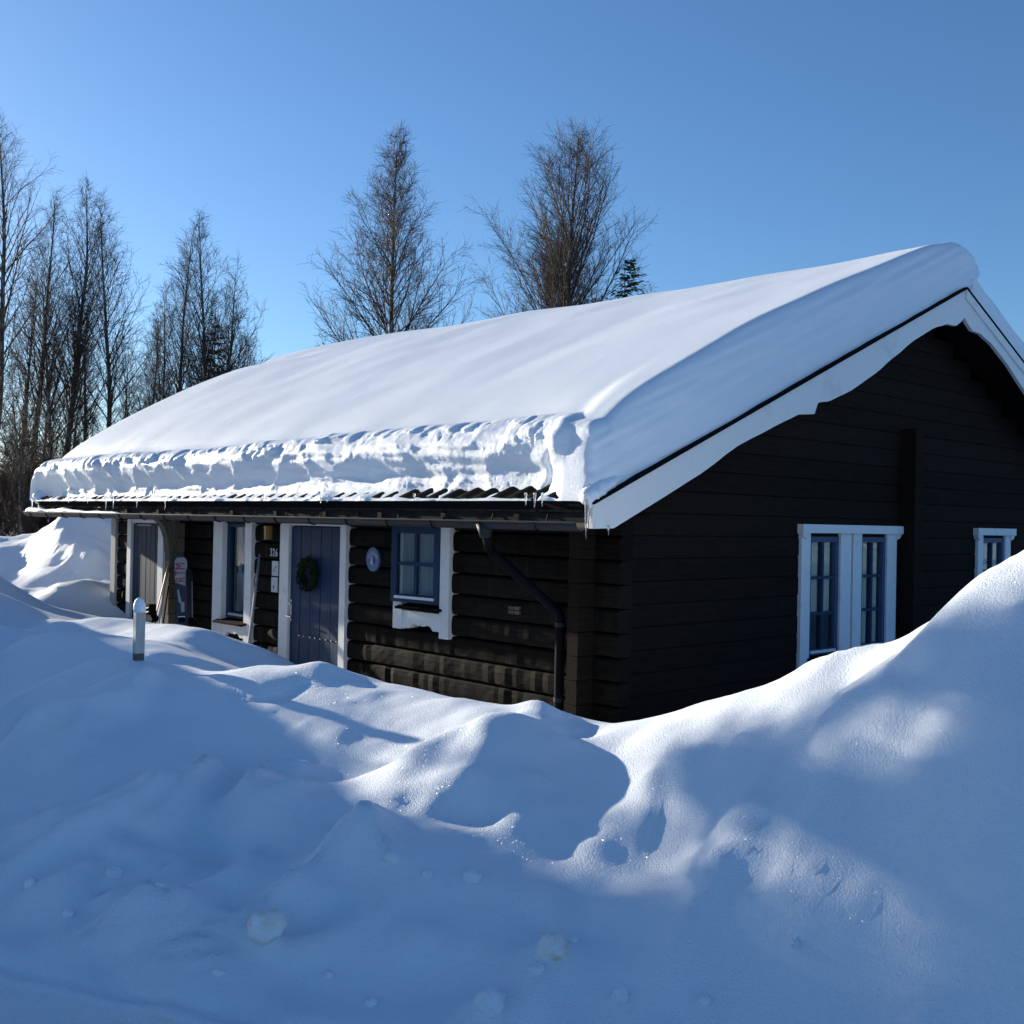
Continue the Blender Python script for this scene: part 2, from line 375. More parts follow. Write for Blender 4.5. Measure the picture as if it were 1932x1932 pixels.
# soft drifts everywhere, lumps on the ploughed bank, packed road
yard = smooth(-.3, .4, QQ)
near = yard*(1-smooth(12, 16, QQ))
ZZ = ZZ+near*(.050*fbm(XX/1.1, YY/1.1, 2, 3)+.018*fbm(XX/.38, YY/.38, 2, 5))
_cs = np.array([sq(*at_q(a, b, c)[:2])[0] for a, b, c in crest]); CQS = np.interp(SS, _cs, [c for a, b, c in crest])
band = smooth(0, .4, QQ)*(1-smooth(CQS-.75, CQS-.2, QQ))
fp = smooth(7.5, 9, QQ)*(1-smooth(15, 17, QQ))*(1-smooth(-8.5, -7.5, SS))
ZZ = ZZ+fp*(.16*(.3-billow(XX/.9, YY/.9, 2, 61))+.05*fbm(XX/.4, YY/.4, 2, 63))
calm = smooth(-1.2, -.6, SS)*(1-smooth(1.0, 1.5, SS))*smooth(.9, 1.4, QQ)
band = band*(1-.85*calm)
bil = billow(XX/.75+.3*noise2(XX/.5, YY/.5), YY/.75, 2, 11, .45)
ZZ = ZZ-.11*band*(bil-.25)*(1-.5*smooth(1.2, 2.2, SS))
folds2 = noise2((XX*.9+YY*.45)/.55+.6*noise2(XX/.5, YY/.5, 34), (-XX*.45+YY*.9)/1.3, 27)
folds = noise2((XX*.8+YY*.6)/1.3+.5*noise2(XX/.8, YY/.8, 4), (-XX*.6+YY*.8)/.42, 21)
ZZ = ZZ+band*(1-.45*smooth(1.2, 2.2, SS))*(.06*folds+.13*(np.maximum(0, 1-2.6*np.abs(folds2))**1.5)*smooth(-.2, .25, noise2(XX/.9+5, YY/.9, 29)))+.012*smooth(-.1, .3, QQ)*(1-smooth(2.6, 3.4, QQ))*fbm(XX/.16, YY/.16, 2, 15)*(.4+.6*smooth(-.1, .5, noise2(XX/.9, YY/.9, 17)))
# (folds lie along the fall line of the ploughed face)
# packed road with tyre scuffs and a low ploughed lip
rd = 1-smooth(-.55, -.25, QQ)
rough = fbm(SS/.16, QQ/.07, 3, 8)*.6+fbm(SS/.5, QQ/.12, 2, 9)
ZZ = np.where(QQ < -.2, ROAD_Z-.02*rd+rd*.024*rough, ZZ)+.05*np.exp(-((QQ+.12+.06*noise2(SS/.7, QQ*0))/.13)**2)*(1+.6*noise2(SS/.2, QQ/.2, 6))
ridge([(903,1366),(912,1400),(906,1448),(884,1500),(850,1538)], .035, .09, 1.5, .3)
dent(505, 1385, -.13, .50, 2, 1.5, .2)
ridge([(893,1385),(908,1425),(900,1475),(870,1550)], .10, .46, 1.8, -.35)
ridge([(892,1396),(825,1424),(772,1464),(722,1512)], .03, .13, 1.6, -.3)
ridge([(1060,1356),(1010,1340),(960,1360),(915,1395)], .025, .12, 1.6)
ridge([(442,1425),(392,1452),(350,1520),(300,1572),(262,1600)], .15, .12, 1.2, -.45)
ridge([(640,1425),(500,1440),(470,1500),(455,1590)], .09, .10, 1.2, .4)
ridge([(300,1262),(240,1330),(120,1380),(0,1420)], .11, .16, 1.3, -.4)
ridge([(330,1500),(200,1560),(60,1590)], .10, .13, 1.3, .4)
ridge([(720,1540),(690,1620),(640,1700)], .08, .11, 1.3, .4)
ridge([(180,1640),(120,1690),(20,1720)], .05, .09, 1.5, .3)
ridge([(400,1276),(470,1300),(540,1290),(585,1268)], -.035, .06, 1.4)
ridge([(1232,1440),(1228,1500),(1215,1560)], .03, .05, 1.5)
ridge([(1370,1500),(1330,1545),(1280,1556)], -.02, .09, 1.6)
ridge([(1750,1330),(1690,1345),(1660,1320),(1672,1285),(1780,1215),(1860,1130)], .07, .11, 1.5, .3)
ridge([(1640,1290),(1560,1370),(1545,1440),(1605,1510)], .06, .12, 1.6, .4)
ridge([(1190,1392),(1270,1395),(1255,1450)], .025, .09, 1.6)
ridge([(1000,1465),(975,1510),(962,1580)], .03, .09, 1.6, .3)
ridge([(1100,1620),(1160,1568),(1240,1556)], .035, .11, 1.7)
ridge([(1360,1560),(1345,1640),(1300,1690)], .035, .12, 1.7)
dent(1245, 1605, -.03, .15)
dent(605, 1254, .035, .13); dent(1088, 1376, -.06, .10); dent(1015, 1330, .03, .10); dent(1546, 1262, .03, .08); dent(1600, 1262, -.03, .10); dent(1835, 1115, .05, .14); dent(870, 1318, .02, .12)
dent(1930, 1610, .12, .16); dent(960, 1345, -.03, .10); dent(690, 1275, -.012, .12); dent(290, 1345, -.03, .25)
dent(215, 1672, .03, .05); dent(205, 1690, -.03, .035); dent(60, 1580, .05, .12); dent(30, 1620, -.04, .12)
dent(880, 1690, .045, .10, 2, 2.2, .6); dent(735, 1690, .03, .08); dent(1040, 1830, .05, .09); dent(1190, 1720, .03, .12)
dent(830, 1860, -.04, .12, 2, 2, .5); dent(1000, 1900, .05, .10); dent(905, 1920, .05, .07)
# crumbs, lumps and scuffs of ploughed snow on the bank face
_r = random.Random(77)
for _k in range(150):
    s_ = _r.uniform(-4.5, 4.5); q_ = _r.uniform(.02, 1.0) if _k % 3 else _r.uniform(.8, 1.9); x_, y_ = xy(s_, q_)
    if -1.4 < s_ < 2.2 and q_ > .75: continue
    r_ = _r.uniform(.025, .09)*(1.6 if _r.random() < .15 else 1); h_ = r_*_r.uniform(.15, .55)
    i0, i1 = np.searchsorted(S, [s_-.5, s_+.5]); j0, j1 = np.searchsorted(Q, [q_-.5, q_+.5]); an = _r.uniform(-.6, .9); st = _r.uniform(1, 2.6)
    dx = XX[i0:i1, j0:j1]-x_; dy = YY[i0:i1, j0:j1]-y_; u_ = (dx*math.cos(an)+dy*math.sin(an))/st; v_ = -dx*math.sin(an)+dy*math.cos(an)
    ZZ[i0:i1, j0:j1] += h_*np.exp(-((u_*u_+v_*v_)/(r_*r_))**1.6)*(1+.5*noise2(dx/.05+_k, dy/.05))
# wind-combed slots on the far pile
for k, (a, b) in enumerate([((70,1028),(100,990)), ((128,1052),(160,1030)), ((140,1070),(210,1046)), ((155,1080),(262*.8,1060)), ((105,1035),(130,1015))]):
    ridge([a, ((a[0]+b[0])/2, (a[1]+b[1])/2), b], .10, .16, 1.5, .3)
ridge([(118,975),(112,1000),(120,1025)], .10, .14, 1.4)
dent(105, 1130, .14, .45); dent(160, 1128, .10, .35); dent(215, 1100, .10, .4)
def ground(x, y): return float(sample(ZZ, x, y))
jr = int(np.searchsorted(Q, -.28))
V = np.stack([XX, YY, ZZ], -1)
link('snow_field', np_mesh('snow_field', V[:, jr:].reshape(-1, 3), grid_faces(len(S), len(Q)-jr)), M['snow'], smooth=True, kind='structure', label='deep blue-shaded snow bank and yard around the cabin')
link('snowy_road', np_mesh('snowy_road', V[:, :jr+1].reshape(-1, 3), grid_faces(len(S), jr+1)), M['road_snow'], smooth=True, kind='structure', label='packed snow of the road below the bank')
# a far sheet of snow reaching the horizon, below the modelled yard
far = MB(); far.v = [(-1500,-1500,-.2),(1500,-1500,-.2),(1500,1500,-.2),(-1500,1500,-.2)]; far.f = [(0,1,2,3)]
far.build('far_ground', M['snow'], kind='structure', label='distant level snow beyond the trees')

# ------------------------------------------------------------------ the cabin
rnd = random.Random(5)
YE, ZE, TP, YR, XG = -.575, 2.3214, .4245, 5.276, .50          # barge: eave tip, its height, slope, ridge, plane
X0 = -9.15                                                      # far end of the log wall
XL = -10.55                                                     # far end of the roof
def zb(y): return ZE+(min(y, 2*YR-y)-YE)*TP                     # barge top
def zr(y): return zb(y)+.075                                    # roof surface
cabin = empty('cabin', (-4.5, 5.0, 0), label='dark brown log cabin with blue doors and thick snow on its roof', cat='cabin')
core = MB()
core.prism([(.13, 0), (2*YR-.13, 0), (2*YR-.13, zr(.13)-.16), (YR, zr(YR)-.16), (.13, zr(.13)-.16)], 0, X0+.1, -.13)
core.build('inner_wall', M['core'], cabin)

LH = .19; Z00 = .953-5*LH
def log_x(x0, x1, z, name='log', seed=0, y=0.0, matk='log', parent=cabin, hewn=True, thick=.13):
    """a hewn timber lying along x, rounded face towards -y"""
    r = random.Random(seed); step = .075; n = max(2, int((x1-x0)/step)+1)
    prof = [(.035, -.0905), (-.006, -.087), (-.020, -.072), (-.025, -.03), (-.025, .03), (-.020, .072), (-.006, .087), (.035, .0905)]
    v = []; f = []; k = len(prof)
    off = [r.gauss(0, .0045) for _ in range(n)]
    for i in range(n):
        x = x0+(x1-x0)*i/(n-1); t = 0 if i in (0, n-1) else r.uniform(-.012, .012)
        for j, (py, pz) in enumerate(prof):
            o = (off[i] if hewn and 0 < j < k-1 else 0)
            v.append((x+t, y+py+o+r.uniform(-.0015, .0015), z+LH/2+pz))
        v.append((x+t, y+thick, z+LH/2+.0905)); v.append((x+t, y+thick, z+LH/2-.0905))
    kk = k+2
    for i in range(n-1):
        for j in range(kk):
            a = i*kk+j; b = i*kk+(j+1) % kk; f.append((a, a+kk, b+kk, b))
    f.append(tuple(range(kk))); f.append(tuple((n-1)*kk+j for j in range(kk))[::-1])
    me = bpy.data.meshes.new(name); me.from_pydata(v, [], f); me.update()
    return link(name, me, M[matk], parent)
W2 = (-2.50, -1.80, 1.20, 2.10); W1 = (-6.05, -5.40, .90, 2.12)
for k in range(12):
    z = Z00+k*LH; zt = z+LH
    segs = []
    if z > 2.05: segs = [(X0, .28)]
    else:
        segs.append((X0, -8.60))
        b0, b1 = -7.58, -4.60
        if zt > .96: segs += [(b0, -6.10), (-5.36, b1)]
        else: segs.append((b0, b1))
        if zt > 1.16: segs += [(-3.42, -2.48), (-1.80, .28)]
        else: segs.append((-3.42, .28))
    for i, (a, b) in enumerate(segs): log_x(a, b, z, seed=k*10+i)
# gable timbers (along y) with rounded faces, and their crossing ends at the corner
def log_y(y0, y1, z, seed=0):
    r = random.Random(seed); dx = r.uniform(-.004, .004)
    prof = [(-.10, -.0945), (.008, -.0945), (.0125, -.086), (.014, -.03), (.014, .04), (.0125, .083), (.008, .091), (-.10, .091)]
    m = MB().prism([(dx+px, z+LH/2+pz) for px, pz in prof], 1, y0, y1)
    # prism points are (x,z); extruded along y
    return m.build('log', M['log_gable'], cabin)
k = 0
while True:
    z = Z00+.004+k*LH; zt = z+LH
    if zt < 2.24:
        seg = [(-.20, 2.90), (4.70, 6.74), (7.60, 10.75)] if zt > .72 else [(-.20, 10.75)]
    elif zt < zr(.05)-.2: seg = [(-.20, 10.75)]
    else:
        y0 = YE+(zt+.10-ZE)/TP; y1 = 2*YR-y0
        if y1-y0 < .3: break
        seg = [(y0, y1)]
    for i, (a, b) in enumerate(seg): log_y(a, b, z, k*7+i)
    k += 1
# upright timber box where the inner wall meets the gable, and the far corner board
MB().box(.02, .195, 4.83, 5.00, -.1, 3.28).build('wall_post', M['log_gable'], cabin)
MB().box(-9.20, -9.05, -.058, .06, 0, 2.20).build('corner_board', M['grey_wood'], cabin)

# roof: sheathing, corrugated tiles, board ends, fascia, soffits
roof = MB()
roof.prism([(YE-.02, zr(YE)-.11), (YR, zr(YR)-.11), (2*YR-YE+.02, zr(YE)-.11), (2*YR-YE+.02, zr(YE)-.03), (YR, zr(YR)-.03), (YE-.02, zr(YE)-.03)], 0, XL+.03, XG-.05)
roof = roof.build('roof', M['core'], cabin)
nx = 560; xs = np.linspace(XL+.03, XG-.04, nx)
wave = .012*np.cos((xs-.1)*2*np.pi/.205)
def tiles(y0, y1, name):
    v = []
    for y, dz in ((y0, -.022), (y0, 0), (y1, 0)):
        zz = zr(y)+.004+dz
        v += [(x, y, zz+w) for x, w in zip(xs, wave)]
    return link(name, np_mesh(name, v, np.concatenate([grid_faces(3, nx)])), M['tile'], roof)
tiles(YE-.03, YR, 'tile_sheet'); tiles(2*YR-YE+.03, YR, 'tile_sheet')
MB().tube([(XL+.03, YR, zr(YR)+.03), (XG-.05, YR, zr(YR)+.03)], .07, 10).build('ridge_cap', M['tile'], roof)
be = None; x = XL+.08; i = 0
while x < XG-.12:
    w = .098
    if be is None:
        be = MB().box(0, w-.006, 0, .03, -.093, 0).mesh('board_end'); be.materials.append(M['board_end'])
    o = link('board_end', be, None, roof, loc=(x+4.5, YE-.005+rnd.uniform(-.006, .006)-5.0, zr(YE)-.032+rnd.uniform(-.004, .003)))
    o.parent = roof; o.location = (x, YE-.005+rnd.uniform(-.006, .006), zr(YE)-.034+rnd.uniform(-.003, .003)); x += w; i += 1
MB().box(XL+.06, XG-.06, YE+.015, YE+.045, 2.145, zr(YE)-.128).build('fascia', M['fascia'], cabin)
MB().prism([(YE+.03, 2.15), (.13, 2.24), (.13, 2.27), (YE+.03, 2.18)], 0, XL+.06, XG-.06).build('soffit', M['core'], cabin)
# rafter ends on the fascia
for x in np.arange(-10.2, .4, .9):
    MB().box(x-.03, x+.03, YE-.012, YE+.016, 2.16, 2.25).build('rafter_end', M['fascia'], cabin)
# barge boards, cut in waves; right and left end
bt = [(0,.172),(.039,.263),(.122,.26),(.215,.252),(.299,.208),(.391,.232),(.452,.254),(.497,.34),(.506,.258),(.543,.309),(.605,.332),(.677,.313),(.738,.265),(.81,.217),(.877,.213),(.93,.254),(.966,.336),(.987,.325),(1.0,.30)]
def barge(x0, x1):
    for sgn in (1, -1):
        def Y(u): return YE+u*(YR-YE) if sgn > 0 else 2*YR-YE-u*(YR-YE)
        pts = []
        us = np.array([b[0] for b in bt]); ds = np.array([b[1] for b in bt])
        for i in range(len(bt)-1):                       # smooth waves except at the notches
            for t in (0, .34, .67):
                u = us[i]+(us[i+1]-us[i])*t
                if i in (7, 16, 17) or abs(ds[i+1]-ds[i]) > .07: d = ds[i]+(ds[i+1]-ds[i])*t
                else: d = ds[i]+(ds[i+1]-ds[i])*(t*t*(3-2*t))
                pts.append((Y(u), zb(Y(u))-d))
        poly = [(Y(0), zb(Y(0))-.0)]+pts+[(YR, zb(YR)-.30), (YR, zb(YR))]
        b = MB().prism(poly, 0, x0, x1).build('barge_board', M['barge'], cabin)
        p2 = [(Y(0), zb(Y(0))+.003), (Y(0), zb(Y(0))-.10), (YR, zb(YR)-.10), (YR, zb(YR)+.003)]
        xa, xb = (x1, x1+.022) if x1 > 0 else (x0-.022, x0)
        if x1 > 0 and sgn < 0: MB().prism(p2, 0, xa, xb).build('cover_board', M['barge'], b)
        p3 = [(Y(0)-.01*sgn, zb(Y(0))+.004), (YR, zb(YR)+.004), (YR, zb(YR)+.030), (Y(0)-.01*sgn, zb(Y(0))+.030)]
        MB().prism(p3, 0, min(x0, xa)-.01, max(x1, xb)+.005).build('flashing', M['tile'], b)
barge(XG-.04, XG); barge(XL-.04, XL)
MB().prism([(YE, zb(YE)-.06), (YR, zb(YR)-.06), (2*YR-YE, zb(YE)-.06), (2*YR-YE, zb(YE)-.04), (YR, zb(YR)-.04), (YE, zb(YE)-.04)], 0, -.05, XG-.05).build('gable_soffit', M['core'], cabin)

# gutter with brackets, downpipe
GY, GZ = YE-.085, 2.19
gx0, gx1 = -10.75, XG-.03
g = MB(); nseg = 10
for xx in (gx0, gx1):
    for rr in (.062, .056):
        for a in range(nseg+1):
            t = math.pi+math.pi*a/nseg; g.v.append((xx, GY+rr*math.cos(t), GZ+rr*math.sin(t)))
n1 = nseg+1
for a in range(nseg):
    g.f += [(a, a+1, 2*n1+a+1, 2*n1+a), (n1+a+1, n1+a, 3*n1+a, 3*n1+a+1)]
    g.f += [(a, n1+a, n1+a+1, a+1), (2*n1+a, 2*n1+a+1, 3*n1+a+1, 3*n1+a)]
g.f += [(0, 2*n1, 3*n1, n1), (nseg, n1+nseg, 3*n1+nseg, 2*n1+nseg)]
gut = g.build('gutter', M['gutter'], cabin, smooth=False)
MB().tube([(gx0, GY-.062, GZ), (gx1, GY-.062, GZ)], .008, 6).build('gutter_rim', M['gutter'], gut)
for x in np.arange(-10.5, .45, .62):
    b = MB()
    b.tube([(x, GY+.066*math.cos(math.pi+math.pi*a/8), GZ+.066*math.sin(math.pi+math.pi*a/8)) for a in range(9)], .006, 5)
    b.tube([(x, GY+.064, GZ), (x, YE+.012, GZ+.09)], .006, 5)
    b.build('gutter_bracket', M['black'], gut)
dp = MB()
A = at(915, 992, 1, GY); 
pa = Vector((A[0], GY, 2.15)); pb = Vector((-.66, -.50, 1.93)); pc = Vector((-.285, -.105, 1.46))
path = [pa, pa+Vector((0, .03, -.10)), pb+Vector((-.04, -.02, .05)), pb, pb.lerp(pc, .08), pb.lerp(pc, .5), pb.lerp(pc, .94), pc, pc+Vector((.008, .005, -.06)), Vector((-.277, -.10, .8)), Vector((-.277, -.10, .3))]
dpo = dp.tube(path, [.052, .040, .040, .040, .040, .040, .040, .040, .040, .040, .040], 12).build('downpipe', M['black'], cabin, smooth=True)
MB().tube([pa+Vector((0, 0, .02)), pa+Vector((0, .01, -.09))], [.075, .045], 12).build('funnel', M['gutter'], dpo, smooth=True)
for z in (.75, 1.35): MB().tube([(-.277, -.10, z), (-.277, -.10, z+.035)], .046, 12).build('pipe_clip', M['gutter'], dpo)

# doors
def door(x0, x1, z1, nb, jl, jr, dark, handle=True):
    d = empty('door', (x0, .0, 0)); d.parent = cabin; d.location = (x0+4.5, -5.0, 0)
    def ch(mb, name, m): 
        o = mb.build(name, m); o.parent = d; o.location = (-x0, 0, 0); return o
    mm = M['blue2'] if dark else M['blue']
    ch(MB().box(x0-.005, x1+.005, .0, .05, 0, z1), 'door_leaf', mm)
    w = (x1-x0)/nb
    for i in range(nb): ch(MB().box(x0+i*w+.006, x0+(i+1)*w-.006, -.034+.002*(i % 2), .001, .02, z1-.012), 'plank', mm)
    j1 = ch(MB().box(jl[0], jl[1], -.065, .06, 0, z1+.05), 'jamb', M['white'])
    ch(MB().box(jr[0], jr[1], -.065, .06, 0, z1+.05), 'jamb', M['white'])
    ch(MB().box(jl[1]+.001, jr[0]-.001, -.05, .06, z1+.004, z1+.05), 'lintel', M['white'])
    return d, ch
d1, ch1 = door(-4.475, -3.495, 2.10, 5, (-4.66, -4.48), (-3.49, -3.385), False)
for xx in (-4.27, -4.18, -4.06, -3.96, -3.86, -3.76, -3.66, -3.56):
    m = MB(); m.tube([(xx, -.028, .92), (xx, -.044, .92)], [.011, .007], 8); ch1(m, 'stud', M['metal'])
m = MB().box(-4.468, -4.432, -.044, -.030, 1.06, 1.30); ch1(m, 'lock_plate', M['metal'])
m = MB().tube([(-4.45, -.03, 1.12), (-4.45, -.098, 1.12), (-4.435, -.104, 1.12), (-4.34, -.104, 1.115)], .010, 8); ch1(m, 'handle', M['metal'])
m = MB().tube([(-4.45, -.03, 1.255), (-4.45, -.06, 1.255)], .017, 10); ch1(m, 'lock', M['metal'])
d2, ch2 = door(-8.515, -7.70, 2.07, 6, (-8.645, -8.53), (-7.695, -7.545), True)
m = MB().box(-8.36, -7.95, -.052, -.033, 2.035, 2.055); ch2(m, 'drip_strip', M['grey_wood'])

# windows
def frame_bars(bb, u0, u1, z0, z1, w, y0, y1):
    bb.box(u0, u0+w, y0, y1, z0, z1); bb.box(u1-w, u1, y0, y1, z0, z1)
    bb.box(u0+w, u1-w, y0, y1, z0, z0+w); bb.box(u0+w, u1-w, y0, y1, z1-w, z1)
def apron(x0, x1, zt, zbm, y0, y1):
    """apron board with a carved lower edge"""
    L = x1-x0; prof = [(0, 0), (.18, 0), (.24, .035), (.32, .05), (.40, .035), (.46, .03), (.50, .055), (.54, .03), (.60, .035), (.68, .05), (.76, .035), (.82, 0), (1, 0)]
    poly = [(x0, zt)]+[(x0+u*L, zbm+dz) for u, dz in prof]+[(x1, zt)]
    return MB().prism(poly, 1, y0, y1)
# tall window left of the door
w1 = empty('window', (0, 0, 0)); w1.parent = cabin; w1.location = (4.5, -5, 0)
def c1(mb, name, m, par=w1):
    o = mb.build(name, m); o.parent = par; return o
c1(MB().box(-6.19, -5.97, -.065, .05, .74, 2.17), 'trim', M['white']); c1(MB().box(-5.43, -5.28, -.065, .05, .74, 2.17), 'trim', M['white'])
c1(apron(-5.969, -5.431, .93, .78, -.055, .05), 'apron', M['white'])
c1(MB().prism([(.02, .985), (-.13, .945), (-.13, .925), (.02, .955)], 0, -6.05, -5.36), 'sill', M['tile'])
sb = MB(); frame_bars(sb, -5.968, -5.432, .99, 2.13, .07, .0, .05); c1(sb, 'sash', M['blue'])
c1(MB().box(-5.90, -5.50, -.012, .0, 1.02, 1.045), 'drip_strip', M['grey_wood'])
c1(MB().box(-5.90, -5.50, .03, .034, 1.06, 2.06), 'pane', M['glass'])
cv = [(-5.90+.4*i/20, .10+.010*math.sin(i*1.9)) for i in range(21)]
c1(MB().prism(cv+[(p[0], p[1]+.01) for p in cv[::-1]], 2, 1.06, 1.52), 'half_curtain', M['curtain_grey'])
c1(MB().box(-5.84, -5.78, .085, .10, 1.525, 2.06), 'blind_edge', M['curtain_grey'])
# small window with its sash ajar
w2 = empty('window', (0, 0, 0)); w2.parent = cabin; w2.location = (4.5, -5, 0)
def c2(mb, name, m, par=w2):
    o = mb.build(name, m); o.parent = par; return o
c2(MB().box(-2.57, -2.435, -.065, .05, 1.15, 2.165), 'trim', M['white']); c2(MB().box(-1.865, -1.735, -.065, .05, 1.11, 2.165), 'trim', M['white'])
c2(apron(-2.434, -1.866, 1.33, 1.165, -.055, .05), 'apron', M['white'])
c2(MB().prism([(.02, 1.40), (-.12, 1.365), (-.12, 1.345), (.02, 1.375)], 0, -2.47, -1.83), 'sill', M['tile'])
c2(MB().box(-2.43, -1.87, .12, .128, 1.38, 2.13), 'dark_room_sheet', M['core'])  # dark sheet standing in for the unlit room behind the sash
SASH = Matrix.Translation((-1.875, -.045, 0)) @ Matrix.Rotation(R(4.5), 4, 'Z')
def c3(mb, name, m):
    o = mb.build(name, m); o.parent = w2; o.matrix_local = SASH; return o
sw, z0, z1 = -.665, 1.41, 2.135
sb = MB(); frame_bars(sb, sw, 0, z0, z1, .075, -.025, .02); c3(sb, 'sash_frame', M['blue'])
sb = MB(); sb.box(sw/2-.018, sw/2+.018, -.018, .015, z0+.076, z1-.076); c3(sb, 'muntin', M['blue'])
zm = (z0+z1)/2
for a, b in ((sw+.076, sw/2-.019), (sw/2+.019, -.076)):
    c3(MB().box(a, b, -.018, .015, zm-.016, zm+.016), 'muntin', M['blue'])
    for c, d in ((z0+.076, zm-.017), (zm+.017, z1-.076)): c3(MB().box(a, b, -.004, -.001, c, d), 'pane', M['glass'])
c3(MB().box(sw+.06, -.06, -.036, -.025, z0+.035, z0+.06), 'drip_strip', M['white'])
cv = [(sw+.07+(-sw-.14)*i/44, .035+.010*math.sin(i*1.5)+.005*math.sin(i*.6)) for i in range(45)]
c3(MB().prism(cv+[(p[0], p[1]+.006) for p in cv[::-1]], 2, z0+.07, z1-.07), 'lace_curtain', M['curtain_grey'])
# gable windows
def gable_window(y0, y1, sashes, z0, z1, head):
    w = empty('window', (0, 0, 0)); w.parent = cabin; w.location = (4.5, -5, 0)
    def c(mb, name, m):
        o = mb.build(name, m); o.parent = w; return o
    for (a, b, tl, tr) in sashes:
        c(MB().box(.0, .048, a-tl, a, z0-.16, z1+.05), 'trim', M['white']); c(MB().box(.0, .048, b, b+tr, z0-.16, z1+.05), 'trim', M['white'])
        c(MB().box(.0, .044, a+.001, b-.001, z0-.15, z0-.045), 'apron', M['white'])
        c(MB().prism([(0, z0-.005), (.12, z0-.04), (.12, z0-.06), (0, z0-.03)], 1, a-.03, b+.03), 'sill', M['tile'])
        sb = MB()
        for (p, q, r, s) in ((a, a+.055, z0, z1), (b-.055, b, z0, z1), (a+.055, b-.055, z0, z0+.055), (a+.055, b-.055, z1-.055, z1)): sb.box(-.04, .025, p, q, r, s)
        c(sb, 'sash', M['sash_pale'])
        ym = (a+b)/2; n = 3 if z1-z0 > .8 else 2; hz = (z1-z0-.11)/n
        c(MB().box(-.03, .018, ym-.016, ym+.016, z0+.056, z1-.056), 'muntin', M['blue'])
        for i in range(n):
            for (p, q) in ((a+.056, ym-.017), (ym+.017, b-.056)):
                if i: c(MB().box(-.03, .016, p, q, z0+.055+i*hz-.014, z0+.055+i*hz+.014), 'muntin', M['blue'])
                c(MB().box(-.012, -.009, p, q, z0+.056+i*hz+(.015 if i else 0), z0+.056+(i+1)*hz-.015), 'pane', M['glass'])
        c(MB().box(.026, .040, a+.05, b-.05, z0+.02, z0+.045), 'drip_strip', M['white'])
        def cur(u0, u1, zc0, zc1, m, ph):
            cv = [(-.045+.012*math.sin(i*1.7+ph)+.006*math.sin(i*.7), u0+(u1-u0)*i/26) for i in range(27)]
            c(MB().prism(cv+[(p[0]-.006, p[1]) for p in cv[::-1]], 2, zc0, zc1), 'curtain', m)
        zz = z0+.056+hz*1.0
        cur(a+.05, ym+.01, z0+.05 if a > 3.8 else zz, z1-.05, M['curtain'], a); cur(ym+.02, b-.05, zz if a < 3.8 else z0+.05, z1-.05, M['curtain'], a+2)
        c(MB().box(-.115, -.108, a+.02, b-.02, z0, z1), 'dark_room_sheet', M['core'])  # dark sheet in place of the unlit room behind the panes
    c(MB().box(.0, .085, y0, y1, head-.01, head+.075), 'head_board', M['white'])
    for yy, sg in ((y0, 1), (y1, -1)):
        c(MB().prism([(yy+.005*sg, head-.011), (yy+.10*sg, head-.011), (yy+.10*sg, head-.07), (yy+.045*sg, head-.055)], 0, .0, .07), 'head_bracket', M['white'])
gable_window(2.84, 4.80, [(3.03, 3.585, .16, .205), (4.0, 4.525, .172, .20)], .93, 2.10, 2.145)
gable_window(6.63, 7.70, [(6.84, 7.47, .14, .15)], .93, 2.10, 2.145)

# projecting end of the cross wall beside the shed door, with its curved eave bracket
wx0, wx1 = -7.13, -7.01
for k in range(11):
    z = Z00+k*LH
    if z > 1.95: break
    m = MB().box(wx0+.004*(k % 2), wx1, -.225+rnd.uniform(-.008, .008), -.03, z+.003, z+LH-.003); m.build('log', M['wing'], cabin)
arc = [(-.235-.235*(1-math.cos(t)), 1.72+.43*math.sin(t)) for t in np.linspace(0, math.pi/2, 12)]
poly = arc+[(-.40, 2.16), (-.10, 2.16), (-.12, 1.95), (-.15, 1.72)]
MB().prism(poly, 0, wx0-.012, wx1+.012).build('eave_bracket', M['wing'], cabin)
# ventilation grille
for i in (0, 1):
    for j in (0, 1): MB().box(-.955+i*.072, -.955+i*.072+.06, -.045, -.02, 1.405+j*.036, 1.405+j*.036+.028).build('vent_slot', M['wing'], cabin)
# house number
def text_mesh(s, size, extrude=.002, align='CENTER'):
    cu = bpy.data.curves.new('lettering', 'FONT'); cu.body = s; cu.size = size; cu.extrude = extrude; cu.align_x = align; cu.align_y = 'CENTER'
    cu.resolution_u = 3
    o = bpy.data.objects.new('tmp', cu); col.objects.link(o); me = bpy.data.meshes.new_from_object(o)
    bpy.data.objects.remove(o); bpy.data.curves.remove(cu); return me
FACE = Matrix(((1, 0, 0, 0), (0, 0, -1, 0), (0, 1, 0, 0), (0, 0, 0, 1)))      # flat text -> upright, read from -y
for i, ch in enumerate('326'):
    o = link('house_number', text_mesh(ch, .125, .004), M['sign_white'], cabin); o.matrix_basis = Matrix.Translation((-4.87+.058*i+4.5, -.05-5.0, 1.79)) @ FACE @ Matrix.Diagonal((.72, 1, 1, 1))

